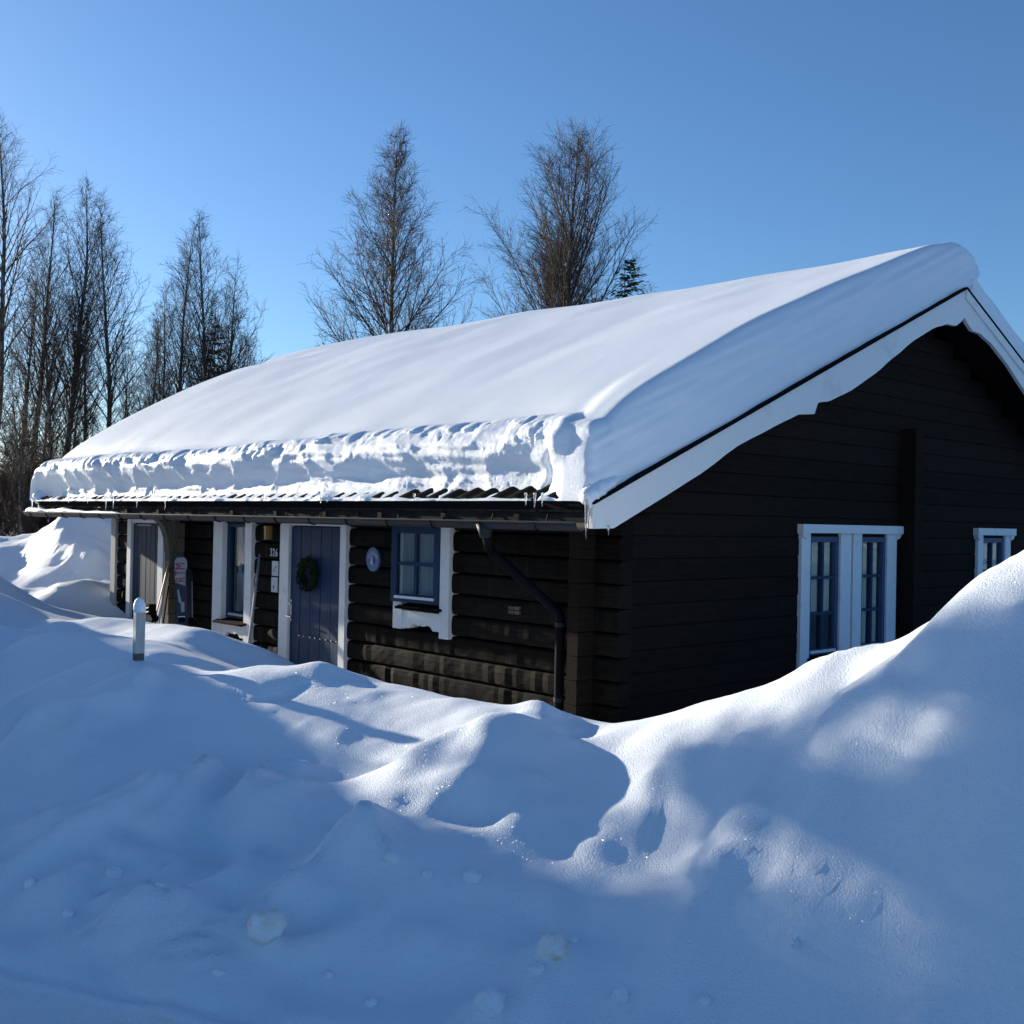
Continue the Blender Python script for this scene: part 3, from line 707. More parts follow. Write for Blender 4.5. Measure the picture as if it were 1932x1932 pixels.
# ------------------------------------------------------------------ things on and by the front wall
def sign(x, z, marks, label):
    r = empty('wall_sign', (x, -.03, z), label=label, cat='sign')
    o = MB().box(-.065, .065, -.018, -.008, -.082, .082).build('plate', M['sign_white'], None); o.parent = r
    for poly in marks:
        o = MB().prism(poly, 1, -.0205, -.0185).build('mark', M['sign_black'], None); o.parent = r
    MB_ = MB().box(-.01, .01, -.008, .02, -.01, .01).build('peg', M['metal'], None); MB_.parent = r
sign(-4.785, 1.617, [[(.005, .02), (.02, .035), (.028, .018), (.015, .008)], [(-.002, .005), (.008, .012), (.012, .0), (.004, -.008)], [(-.03, -.035), (-.022, .0), (-.012, -.012), (-.02, -.036)], [(0, -.03), (.01, -.022), (.012, -.038)]], 'small white sign with dark specks under the house number')
sign(-4.792, 1.437, [[(-.022, -.05), (-.02, -.005), (.004, -.022), (-.006, -.034), (-.012, -.05)], [(.006, .022), (.016, .034), (.02, .026)]], 'small white sign with one dark wedge, hung below the other sign')
pl = empty('round_plaque', (-2.938, -.03, 1.79), label='round blue plaque with a white animal between door and small window', cat='plaque')
disc = MB(); disc.prism([(.108*math.cos(2*math.pi*i/36), .118*math.sin(2*math.pi*i/36)) for i in range(36)], 1, -.02, .002)
o = disc.build('disc', M['plaque_blue']); o.parent = pl
for i, ch in enumerate('LILLSTUGAN'):
    a = R(62-124*i/9); o = link('letter', text_mesh(ch, .042, .0015), M['sign_white']); o.parent = pl
    o.matrix_local = Matrix.Translation((-.075*math.sin(a), -.022, .075*math.cos(a)-.012)) @ Matrix.Rotation(-a, 4, 'Y') @ FACE
an = [(-.022, .028), (-.012, .036), (-.006, .018), (-.008, -.005), (.002, -.028), (.0, -.052), (.012, -.058), (.004, -.066), (-.006, -.060), (-.012, -.052), (-.028, -.045), (-.034, -.030), (-.026, -.012), (-.022, .005)]
o = MB().prism(an, 1, -.0225, -.0205).build('animal', M['sign_white']); o.parent = pl
an2 = [(.018, .026), (.030, .030), (.034, .0), (.036, -.03), (.022, -.04), (.014, -.02)]
o = MB().prism(an2, 1, -.0222, -.0205).build('dark_figure', M['sign_black']); o.parent = pl  # dark printed shape beside the white animal
# wreath: a ring of short leafy sprigs
def wreath(c, R1):
    r = random.Random(3); v = []; f = []
    for i in range(1500):
        t = r.uniform(0, 2*math.pi); p = r.uniform(0, 2*math.pi); rr = .052*math.sqrt(r.random())*(1.25 if r.random() < .15 else 1)
        ctr = Vector(((R1+rr*math.cos(p))*math.cos(t), rr*math.sin(p)*.8-.045, (R1*1.03+rr*math.cos(p))*math.sin(t)))
        d = Vector((-math.sin(t), r.uniform(-.9, .2), math.cos(t)))+Vector((math.cos(t), 0, math.sin(t)))*r.uniform(-.2, 1.1); d.normalize()
        s = d.cross(Vector((r.uniform(-1, 1), r.uniform(-1, 1), r.uniform(-1, 1)))); 
        if s.length < .1: continue
        s.normalize(); L = r.uniform(.02, .038); n = len(v)
        v += [tuple(ctr-s*.005), tuple(ctr+s*.005), tuple(ctr+d*L*.6+s*.006), tuple(ctr+d*L), tuple(ctr+d*L*.6-s*.006)]
        f.append((n, n+1, n+2, n+3, n+4))
    me = bpy.data.meshes.new('sprigs'); me.from_pydata(v, [], f); me.update()
    w = empty('wreath', c, label='small dark green wreath hanging on the blue front door', cat='wreath')
    link('sprigs', me, M['needles'], None).parent = w
    m = MB().tube([((R1)*math.cos(2*math.pi*i/24), -.04, R1*1.03*math.sin(2*math.pi*i/24)) for i in range(25)], .03, 6).build('ring', M['needles']); m.parent = w
wreath((-4.065, -.035, 1.585), .130)
# lantern
ln = empty('wall_lantern', (-4.80, -.02, 1.94), label='small amber wall lantern high beside the front door', cat='lantern')
o = MB().tube([(0, -.11, .0), (0, -.11, .15)], [.045, .05], 8).build('glass', M['amber']); o.parent = ln
o = MB().tube([(0, -.11, .15), (0, -.11, .20)], [.075, .012], 8).build('cap', M['black']); o.parent = ln
o = MB().tube([(0, .01, .12), (0, -.06, .19), (0, -.11, .20)], .009, 6).build('arm', M['black']); o.parent = ln
# leaning pole
def between(pts, rad, k=8): return MB().tube(pts, rad, k)
pt = at(490, 1046, 1, -.07); pbm = at(468, 1230, 1, -.38)
between([tuple(pbm+(pbm-pt)*.12), tuple(pbm), tuple(pt)], [.017, .017, .015], 8).build('leaning_pole', M['grey_wood'], smooth=True, label='long grey wooden pole leaning beside the tall window', cat='pole')
# skis
def ski(name, base, tip, facing, width, matb, label, decor=None, group=None):
    base = Vector(base); tip = Vector(tip); ax = (tip-base); L = ax.length; ax.normalize()
    fn = Vector(facing); fn = (fn-ax*fn.dot(ax)).normalized(); sd = ax.cross(fn) * -1
    r = empty(name, tuple(base), label=label, cat='ski', group=group)
    Mx = Matrix((sd, fn, ax)).transposed().to_4x4()
    prof = [(0, .80), (.1, .9), (.5, .78), (.85, 1.0), (.93, 1.0), (.965, .85), (.985, .6), (1.0, .18)]
    poly = [(-w*width/2, t*L) for t, w in prof]+[(w*width/2, t*L) for t, w in prof[::-1]]
    m = MB().prism(poly, 1, -.006, .006)
    for i, p in enumerate(m.v):
        t = p[2]/L; m.v[i] = p
    o = m.build('ski_body', matb); o.parent = r
    r.matrix_world = Matrix.Translation(base) @ Mx
    return r, L
b = at(343, 1195, 1, -.42); t = at(341, 1050, 1, -.30)
fc = CAM-np.array(b); fc[2] = 0
r, L = ski('alpine_ski', b, t, fc, .15, M['skidark'], 'black alpine ski with white tip and red RTM lettering leaning by the shed')
def dec(poly, m, name='stripe', y=.0085):
    o = MB().prism(poly, 1, y-.0015, y).build(name, m); o.parent = r; return o
def bend(o):
    for v_ in o.data.vertices:
        pass
bend(dec([(-.071, L*.60), (.071, L*.66), (.073, L*.93), (.060, L*.962), (.04, L*.985), (-.04, L*.985), (-.060, L*.962), (-.073, L*.93)], M['skiwhite'], 'tip_panel', .0075))
dec([(-.068, L*.28), (-.05, L*.28), (-.05, L*.66), (-.070, L*.70)], M['red'])
dec([(-.01, L*.36), (.03, L*.40), (.045, L*.55), (.03, L*.57)], M['skiwhite'])
dec([(-.035, L*.27), (.005, L*.27), (.005, L*.40), (-.035, L*.40)], M['skiwhite'])
for i, ch in enumerate('RTM'):
    me = text_mesh(ch, .150, .001); o = link('letter', me, M['red']); o.parent = r
    o.matrix_local = Matrix.Translation((.004, .0105, L*(.69+.088*i))) @ Matrix(((0, 1, 0, 0), (0, 0, 1, 0), (1, 0, 0, 0), (0, 0, 0, 1)))
    for v_ in me.vertices: v_.co.x *= .78; v_.co.y *= 1.12
o = MB().box(-.035, .035, .008, .06, L*.14, L*.22).build('binding', M['black']); o.parent = r
o = MB().tube([(-.04, .05, L*.20), (.04, .05, L*.20)], .014, 8).build('binding_roller', M['metal']); o.parent = r
b = at(358, 1195, 1, -.36); t = at(357, 1072, 1, -.22)
r, L = ski('alpine_ski', b, t, (1, .3, 0), .11, M['skidark'], 'plain dark alpine ski standing edge-on beside the RTM ski')
o = MB().box(-.03, .03, .007, .05, L*.12, L*.22).build('binding', M['black']); o.parent = r
dec([(-.045, L*.25), (-.03, L*.25), (-.03, L*.8), (-.045, L*.8)], M['skiwhite'])
b = at(287, 1190, 1, -.50); t = at(317, 1066, 1, -.26)
r, L = ski('touring_ski', b, t, (-.3, -1, 0), .058, M['orange'], 'narrow orange touring ski slanting against the cross-wall end')
b = at(293, 1190, 1, -.49); t = at(319, 1080, 1, -.27)
r, L = ski('touring_ski', b, t, (-.3, -1, 0), .052, M['pale_wood'], 'narrow pale wooden touring ski slanting beside the orange one')
b = at(296, 1205, 1, -.56); t = at(313, 1090, 1, -.30)
between([tuple(b), tuple(t)], .010, 6).build('ski_pole', M['grey_wood'], label='thin pale ski pole slanting in front of the touring skis', cat='ski pole')
b = at(306, 1190, 1, -.52); t = at(318, 1105, 1, -.30)
between([tuple(b), tuple(t)], .009, 6).build('ski_pole', M['black'], label='thin black ski pole near the cross-wall end', cat='ski pole')
bt_ = at(285, 1158, 1, -.50)
bo = empty('ski_boot', tuple(bt_), label='black ski boot hung at the foot of the touring skis', cat='boot')
o = MB().prism([(-.07, -.09), (.10, -.09), (.13, -.05), (.06, .0), (.03, .12), (-.06, .12)], 1, -.045, .045).build('shell', M['black']); o.parent = bo
for z in (.01, .06):
    o = MB().tube([(-.07, -.05, z), (.05, -.055, z+.02)], .008, 6).build('buckle', M['metal']); o.parent = bo

# ------------------------------------------------------------------ snow on the roof
def roof_snow():
    xr, xl = .475, -10.70
    xs = np.concatenate([np.linspace(xl, xl+.5, 40), np.arange(xl+.52, -.9, .018), np.linspace(-.9, xr-.3, 90)[1:], xr-.3+.3*np.sin(np.linspace(0, np.pi/2, 46))[1:]])
    nx = len(xs)
    def end(x, rr, rl):                                   # rounding at the two gable ends
        a = np.clip((x-(xr-rr))/rr, 0, 1); b = np.clip(((xl+rl)-x)/rl, 0, 1)
        return np.power(1-a**4.0, 1/2.6)*np.power(1-b**2.2, 1/2.2)
    g = end(xs, .22, .55); gb = end(xs, .13, .3)
    # vertical thickness along the slope
    def thick(x, y):
        u = (y-YE)/(YR-YE)
        left = smooth(-2, -10.5, -0+x*1.0) if False else np.clip((-x-2)/8.5, 0, 1)
        t = .57+.23*np.sin(np.pi*np.clip(u, 0, 1))*(.55+.95*left)-.05*u+.10*left*u
        t = t+.035*noise2(x/1.7, y/2.3, 3)+.015*noise2(x/.7, y/.9, 8)
        t = t-.05*np.exp(-((y-3.3-.12*(x+6))/.25)**2)*smooth(-8.5, -9.5, x)
        return t
    # front face: how far it is broken back from the eave edge
    X = xs
    back = .015+.025*noise2(X/.9, X*0, 1)+.05*smooth(-3.5, -.4, X)*(1-smooth(-.16, .06, X))
    yb = YE-.055+back
    lean = .10+.42*smooth(-6.5, -.8, X)*(1-smooth(-.08, .2, X))+.05*noise2(X/.6, X*0+3, 2)
    nf, nt, nb = 60, 80, 34
    V = []
    for i, x in enumerate(xs):
        col_ = []
        te = float(thick(np.array(x), np.array(YE+.1)))*g[i]
                # face profile, bottom to top: hollowed below an overhanging brow
        t = np.linspace(0, 1, nf)
        uc = 1-smooth(.03, .22, x)
        hh = np.interp(t, [0, .7, 1], [0, .80, 1.0])
        dy = np.interp(hh, [0, .15, .3, .45, .58, .70, .80, .90, .96, 1.0], [.05, .08, .06, -.02, -.07, -.085, -.06, .0, .08, .22])*uc+np.interp(hh, [0, .5, .8, .92, 1.0], [.0, .02, .06, .12, .27])*(1-uc)
        dy = np.convolve(np.pad(dy, 2, mode='edge'), np.ones(5)/5, 'valid')
        fy = yb[i]+dy+lean[i]*hh*.6
        fy = fy+(YE-.062-fy)*np.clip(1-hh/.10, 0, 1)*uc
        fz0 = zr(YE-.06)-.020
        fz = fz0+(te+TP*max(0, float(fy[-1]-yb[i]-.12))*.95)*np.interp(hh, [0, .85, 1.0], [0, .88, .99])
        ztop_at = np.array([zr(float(y)) for y in fy])+thick(np.full(nf, x), fy)*g[i]
        fz = np.minimum(fz, ztop_at)
        yy = fy[-1]+(YR+.10-fy[-1])*np.linspace(0, 1, nt+1)[1:]
        zt = np.array([zr(float(min(y, YR))) for y in yy])+thick(np.full(nt, x), yy)*g[i]
        # blend so that the face meets the top surface
        d = fz[-1]-(zr(float(fy[-1]))+float(thick(np.array(x), np.array(fy[-1])))*g[i])
        zt = zt+d*np.exp(-(yy-fy[-1])/.25)
        zt = zt-.05*smooth(YR-.6, YR+.1, yy)
        # cornice over the ridge, then the thinner snow of the far slope
        hR = zt[-1]; zR = zr(YR); tb = .33*gb[i]
        cor = [(YR+.10+.40*math.sin(a)*gb[i], zR+.10+(hR-zR-.10)*.5*(1+math.cos(a))) for a in np.linspace(.35, 2.75, 10)]
        by = np.linspace(YR+.30, 2*YR-YE+.02, nb-10-3)
        bz = [zr(float(y))+tb*(1-.0*k)+.02*float(noise2(np.array(x/1.2), np.array(y/1.4), 4)) for k, y in enumerate(by)]
        end_ = [(by[-1]+.06, zr(by[-1])+tb*.7), (by[-1]+.07, zr(by[-1])+tb*.3), (by[-1]+.05, zr(by[-1])+.0)]
        col_ = list(zip(fy, fz))+list(zip(yy, zt))+cor+list(zip(by, bz))+end_
        V.append(col_)
    V = np.array(V)                                        # nx, np, 2
    npf = V.shape[1]
    P = np.zeros((nx, npf, 3)); P[:, :, 0] = xs[:, None]; P[:, :, 1:] = V
    # clumpy break face: push points in and out along -y and up
    T = np.arange(npf)[None, :]*np.ones((nx, 1))
    wf = np.where(T < nf, np.minimum(1, T/4+.35)*(1-smooth(nf*.86, nf*.99, T)), 0)*np.minimum(1, g[:, None]*1.1)
    wf = wf*(1-.80*smooth(.02, .16, P[:, :, 0]))
    hx = P[:, :, 0]; hz = P[:, :, 2]
    wx = hx+.06*noise2(hx/.15, hz/.15, 31); wz = hz+.05*noise2(hx/.13, hz/.17, 33)
    crumb = smooth(-.12, .25, noise2(hx/.55, hz/.30, 43)+.9*(np.exp(-((T/nf-.78)/.16)**2)-.35)+.35*np.exp(-(T/nf/.12)**2))
    f1, i1 = worley(wx/.26, wz/.21, 3); f2, i2 = worley(wx/.105+.3*i1, wz/.095, 5); f3, i3 = worley(wx/.045, wz/.045, 8)
    n = .09*(.34-billow(wx/.62, wz/.40, 1, 41, .5))+crumb*(.085*(i1-.5)*smooth(.75, .2, f1)+.05*(.5-f1)+.045*(i2-.45)*smooth(.8, .3, f2)+.016*(.4-f3))+.006*noise2(hx/.03, hz/.03, 61)
    n = n+.02*noise2(hx/.5, (hz+.05*hx)/.06, 77)*(1-crumb)
    P[:, :, 1] -= wf*n*.78
    P[:, :, 2] += wf*(.035*noise2(wx/.30, wz/.5, 71)+.010*noise2(wx/.09, wz/.3, 72))*smooth(.5, .9, T/nf)
    # deep cleft near the gable corner
    cl = np.exp(-((hx+.085+.03*noise2(hz/.1, hz*0, 2))/.035)**2)*(T < nf)*(1-smooth(.25, .5, T/nf))
    P[:, :, 1] += .16*cl
    # faint layers on the gable side
    sd = smooth(xr-.2, xr-.02, hx)
    P[:, :, 0] += sd*(.035*noise2(P[:, :, 1]/1.4, (hz-P[:, :, 1]*.42)/.06, 13)+.025*noise2(P[:, :, 1]/.4, (hz-P[:, :, 1]*.3)/.18, 14))*np.minimum(1, (1-g[:, None])*4)
    P[:, :, 0] = np.minimum(P[:, :, 0], xr+.03)
    P[:, :, 2] -= (.065*(1-g)*(xs > -1))[:, None]
    me = np_mesh('roof_snow', P.reshape(-1, 3), grid_faces(nx, npf)[:, ::-1])
    link('roof_snow', me, M['roof_snow'], smooth=True, label='thick smooth snow blanket on the cabin roof with a crumbled edge', cat='snow')
roof_snow()
# loose snow lying in the far end of the gutter, and caps on the barge tips
def snow_strip(name, path, rad, label, seed=1, k=14, n=None, squash=.75):
    pts = [Vector(p) for p in path]; r = random.Random(seed); v = []; f = []
    L = n or 60
    def P(t):
        a = t*(len(pts)-1); i = min(int(a), len(pts)-2); return pts[i].lerp(pts[i+1], a-i)
    for i in range(L+1):
        t = i/L; c = P(t); d = (P(min(1, t+.01))-P(max(0, t-.01))).normalized(); a = d.cross(Vector((0, 0, 1))).normalized(); b = a.cross(d)
        rr = rad(t)
        for j in range(k):
            an = 2*math.pi*j/k; q = rr*(1+r.uniform(-.10, .10))
            v.append(tuple(c+a*math.cos(an)*q+b*math.sin(an)*q*squash))
    for i in range(L):
        for j in range(k): q = i*k; f.append((q+j, q+(j+1) % k, q+k+(j+1) % k, q+k+j))
    f.append(tuple(range(k))[::-1]); f.append(tuple(L*k+j for j in range(k)))
    me = bpy.data.meshes.new(name); me.from_pydata(v, [], f); me.update()
    return link(name, me, M['roof_snow'], smooth=True, label=label, cat='snow')
snow_strip('gutter_snow', [(-10.73, GY, GZ+.012), (-9.4, GY, GZ+.02), (-7.6, GY, GZ-.004), (-6.9, GY, GZ-.02)], lambda t: .008+.062*(1-t)**.8*(.72+.28*math.sin(t*23)+.12*math.sin(t*61)), 'strip of crusted snow lying in the gutter above the shed', 4, 12, 110, .85)
snow_strip('snow_heap', [(XG-.03, YE-.055, zb(YE)+.045), (XG-.05, YE+.12, zb(YE+.12)+.075), (XG-.07, YE+.45, zb(YE+.45)+.06)], lambda t: .015+.062*math.sin(math.pi*min(1, .22+t*.78)), 'rounded snow cap on the barge board tip above the corner downpipe', 5, 12, 30, .9)
snow_strip('snow_heap', [(XL-.02, YE-.06, zb(YE)+.06), (XL-.01, YE+.08, zb(YE+.08)+.09), (XL, YE+.30, zb(YE+.3)+.07)], lambda t: .02+.08*math.sin(math.pi*min(1, .25+t*.75)), 'rounded snow cap on the barge board tip above the shed end', 6, 12, 26, .9)
# icicles
def icicle(x, y, z, L, r, label, group=None):
    rr = random.Random(int(x*1000)); n = 7
    pts = [(rr.uniform(-.002, .002), rr.uniform(-.002, .002), .02-(L+.02)*i/n) for i in range(n+1)]
    rad = [r*(1-i/n)**.8*(1+rr.uniform(-.2, .2))+.0012 for i in range(n+1)]
    o = MB().tube(pts, rad, 7).build('icicle', M['ice'], smooth=True, label=label, cat='icicle', group=group); o.location = (x, y, z)
icicle(XG-.02, YE-.045, zb(YE)+.02, .27, .017, 'long icicle hanging from the barge board tip by the downpipe corner')
icicle(XG+.012, YE+.16, 2.155, .05, .010, 'short icicle under the barge board beside the long one')
icicle(XL-.03, YE-.09, zb(YE)+.04, .20, .015, 'icicle on the barge board tip at the shed end')
for x, L in ((-7.95, .17), (-7.72, .15), (-7.02, .13), (-6.25, .15), (-9.2, .07), (-8.55, .08), (-5.1, .05), (-4.0, .05), (-2.95, .07), (-2.85, .06), (-.12, .08), (-.02, .10), (.06, .09), (-3.4, .04), (-1.5, .04)):
    icicle(x, YE-.085, zr(YE)-.005, L, .0105, 'thin icicle hanging from the roof tiles along the eave', 'icicles along the eave')

# ------------------------------------------------------------------ marker post, clods
pp = hit(261, 1246); px_, py_ = pp[0], pp[1]; gz = ground(px_, py_)
pz = at_d(261, 1139, math.hypot(pp[0]-CAM[0], pp[1]-CAM[1]))
ptop = gz+.335
post = empty('marker_post', (px_, py_, gz), label='square grey wooden post sticking out of the snow bank', cat='post')
post.rotation_euler = (0, R(.6), R(-8))
o = MB().box(-.029, .029, -.029, .029, .045, .30).build('post_shaft', M['grey_wood']); o.parent = post
o = MB().box(-.0275, .0275, -.0275, .0275, -.5, .0452).build('post_foot', mat('dark_wood', (.13, .10, .09), .8, .2)); o.parent = post; o['label'] = 'dark foot of the post'  # lower end of the post in a darker colour
cv = []; cf = []; k = 16
for i, (zz, rr) in enumerate([(0, .031), (.02, .038), (.045, .037), (.07, .029), (.086, .016), (.091, .003)]):
    for j in range(k):
        a = 2*math.pi*j/k; sq_ = (abs(math.cos(a))**4+abs(math.sin(a))**4)**-.25 if i < 1 else 1
        cv.append((rr*math.cos(a)*sq_-.004*i*.5, rr*math.sin(a)*sq_, zz))
for i in range(5):
    for j in range(k): cf.append((i*k+j, i*k+(j+1) % k, (i+1)*k+(j+1) % k, (i+1)*k+j))
cf.append(tuple(range(k))[::-1]); cf.append(tuple(5*k+j for j in range(k)))
me = bpy.data.meshes.new('post_cap'); me.from_pydata(cv, [], cf); me.update()
o = link('snow_heap', me, M['roof_snow'], smooth=True, label='little rounded cap of snow on top of the wooden post', cat='snow'); o.location = (px_+.003, py_, gz+.30)
def clod(px, py, rx, rz, seed, label, m='clod', lift=.3, group=None):
    p = hit(px, py); r = random.Random(seed); nu, nv = 18, 12; v = []
    ox, oy = r.uniform(0, 50), r.uniform(0, 50)
    for i in range(nv+1):
        th = math.pi*i/nv
        for j in range(nu):
            ph = 2*math.pi*j/nu; d = Vector((math.sin(th)*math.cos(ph), math.sin(th)*math.sin(ph), math.cos(th)))
            q = 1+.42*float(noise2(np.array(d.x*1.6+ox), np.array(d.y*1.6+d.z*1.3+oy)))+.24*float(noise2(np.array(d.x*4+ox), np.array(d.y*4+d.z*3+oy)))
            v.append((d.x*rx*q, d.y*rx*.85*q, d.z*rz*q))
    f = [(i*nu+j, (i+1)*nu+j, (i+1)*nu+(j+1) % nu, i*nu+(j+1) % nu) for i in range(nv) for j in range(nu)]
    me = bpy.data.meshes.new('snow_clod'); me.from_pydata(v, [], f); me.update()
    o = link('snow_clod', me, M[m], smooth=True, label=label, cat='snow clod', group=group); o.location = (p[0], p[1], ground(p[0], p[1])+rz*lift); o.rotation_euler = (0, 0, r.uniform(0, 6))
clod(502, 1822, .070, .058, 1, 'round dirty clod of snow alone at the foot of the bank', lift=.45)
clod(925, 1926, .055, .045, 4, 'white block of snow in the bank foot by the road', 'roof_snow', .2)
clod(1042, 1838, .06, .045, 6, 'half-buried lump of dirty snow low on the bank', 'clod', -.1)
for _k, (a_, b_, c_) in enumerate([(60,1700,.03),(130,1745,.022),(215,1672,.035),(300,1760,.02),(410,1890,.02),(620,1860,.018),(735,1700,.03),(805,1708,.022),(890,1700,.035),(1010,1880,.03),(1080,1800,.02),(1170,1905,.03),(1330,1880,.022),(1500,1800,.02),(700,1910,.022),(30,1640,.025)]):
    clod(a_, b_, c_, c_*.8, 20+_k, 'crumb of ploughed snow lying on the bank face', 'roof_snow', .15, 'crumbs of snow on the bank')

# ------------------------------------------------------------------ trees
def tubes(segs, k=3):
    A = np.array([s[0] for s in segs]); B = np.array([s[1] for s in segs]); ra = np.array([s[2] for s in segs]); rb = np.array([s[3] for s in segs])
    t = B-A; t /= np.linalg.norm(t, axis=1)[:, None]+1e-9
    up = np.where(np.abs(t[:, 2:3]) > .9, np.array([[1., 0, 0]]), np.array([[0, 0, 1.]]))
    a = np.cross(t, up); a /= np.linalg.norm(a, axis=1)[:, None]+1e-9; b = np.cross(t, a)
    n = len(A); V = np.zeros((n, 2*k, 3))
    for j in range(k):
        an = 2*math.pi*j/k; d = a*math.cos(an)+b*math.sin(an)
        V[:, j] = A+d*ra[:, None]; V[:, k+j] = B+d*rb[:, None]
    base = np.arange(n)[:, None]*2*k
    F = np.concatenate([base+np.array([[j, (j+1) % k, k+(j+1) % k, k+j]]) for j in range(k)])
    return V.reshape(-1, 3), F
def branch(r, p, d, L, rad, n, segs, wob=.12, lift=.0, endr=.25):
    pts = [(p.copy(), rad, d.copy())]; st = L/n
    for i in range(n):
        d = d+Vector((r.gauss(0, wob), r.gauss(0, wob), r.gauss(0, wob)*.7+lift)); d.normalize(); q = p+d*st
        r0 = rad*(1-(1-endr)*i/n); r1 = rad*(1-(1-endr)*(i+1)/n)
        segs.append((tuple(p), tuple(q), r0, r1)); p = q; pts.append((p.copy(), r1, d.copy()))
    return pts
def birch(H, seed, base=.18, width=.19, nprim=55, nsec=9, nter=5, ang=38, stems=1, droop=0.0, twr=.0042, shape=None, lift=.05):
    r = random.Random(seed); tr = []; cr = []
    shape = shape or (lambda u: min(1, max(0, 1-u)**.8*1.3)*(.6+.4*min(1, u/.15)))
    for sgi in range(stems):
        Hs = H*(1 if sgi == 0 else r.uniform(.66, .9))
        d = Vector((r.gauss(0, .03), r.gauss(0, .03), 1)) if sgi == 0 else Vector((r.uniform(-.17, .17), r.uniform(-.17, .17), 1))
        d.normalize()
        pts = branch(r, Vector((0, 0, -.4)), d, Hs+.4, H*.0115*(1 if sgi == 0 else .7), 18, tr, .02, .01 if sgi == 0 else .05, .10)
        npm = int(nprim/(1 if sgi == 0 else 1.6))
        for i in range(npm):
            u = base+(1-base)*((i+r.random())/npm)**.92
            a = u*18; k = min(int(a), 17); P0 = pts[k][0].lerp(pts[k+1][0], a-k); rr = pts[k][1]
            uc = (u-base)/(1-base); L = max(.45, H*width*1.7*shape(uc)*r.uniform(.65, 1.15))
            th = R(ang*r.uniform(.7, 1.25)*(1-.35*uc)); ph = i*2.4+r.uniform(-.5, .5)
            dd = Vector((math.sin(th)*math.cos(ph), math.sin(th)*math.sin(ph), math.cos(th)))
            pr = branch(r, P0, dd, L, max(.005, min(rr*.6, L*.0095)), 8, cr, .07, lift, .18)
            ns = max(3, int(nsec*(L/(H*width*1.2))+2))
            for s in range(ns):
                a2 = 1.4+6.4*(s+r.random())/ns; k2 = min(int(a2), 7); Q0 = pr[k2][0].lerp(pr[k2+1][0], a2-k2); d0 = pr[k2][2]
                ax = d0.cross(Vector((r.gauss(0, 1), r.gauss(0, 1), r.gauss(0, 1)))); 
                if ax.length < .05: continue
                ax.normalize(); d1 = Quaternion(ax, R(r.uniform(22, 52))) @ d0; d1.z += .12; d1.normalize()
                L1 = L*r.uniform(.22, .42)*(1.15-.55*a2/8)
                se = branch(r, Q0, d1, L1, max(.0045, pr[k2][1]*.5), 4, cr, .11, .03-droop, .4)
                for w in range(nter):
                    a3 = .6+3.2*(w+r.random())/nter; k3 = min(int(a3), 3); T0 = se[k3][0].lerp(se[k3+1][0], a3-k3); e0 = se[k3][2]
                    ax = e0.cross(Vector((r.gauss(0, 1), r.gauss(0, 1), r.gauss(0, 1))))
                    if ax.length < .05: continue
                    ax.normalize(); d2 = Quaternion(ax, R(r.uniform(20, 55))) @ e0
                    branch(r, T0, d2, r.uniform(.18, .42)*(H/12)**.5, twr, 2, cr, .16, -droop, .6)
    return tr, cr
def put_birch(px, dist, top_py, seed, label, group=None, name='birch_tree', **k):
    w = at_d(px, 900, dist); gz = ground(w[0], w[1]); top = at_d(px, top_py, dist)[2]
    H = top-gz-(.55 if name == 'birch_tree' else 0)
    tr, cr = birch(H, seed, **k)
    o = empty(name, (w[0], w[1], gz), label=label, cat='tree', group=group)
    V, F = tubes(tr, 8); a = link('trunk', np_mesh('trunk', V, F), M['bark'], None, True); a.parent = o
    V, F = tubes(cr, 3); a = link('crown', np_mesh('crown', V, F), M['twig']); a.parent = o
    return o
put_birch(740, 30, 226, 11, 'tall pointed bare birch with one straight trunk behind the roof', base=.14, width=.19, nprim=108, nsec=13, nter=8, ang=46, lift=.045, twr=.0038)
put_birch(1052, 31, 234, 22, 'tall bare birch with several upright stems behind the roof', base=.18, width=.16, nprim=68, nsec=11, nter=8, ang=39, stems=3, lift=.045, twr=.0038, shape=lambda u: (.6+.6*math.sin(math.pi*min(1, u*.9+.1)))*min(1, (1-u)*3.4))
LG = 'bare birches of the wood beyond the far gable'
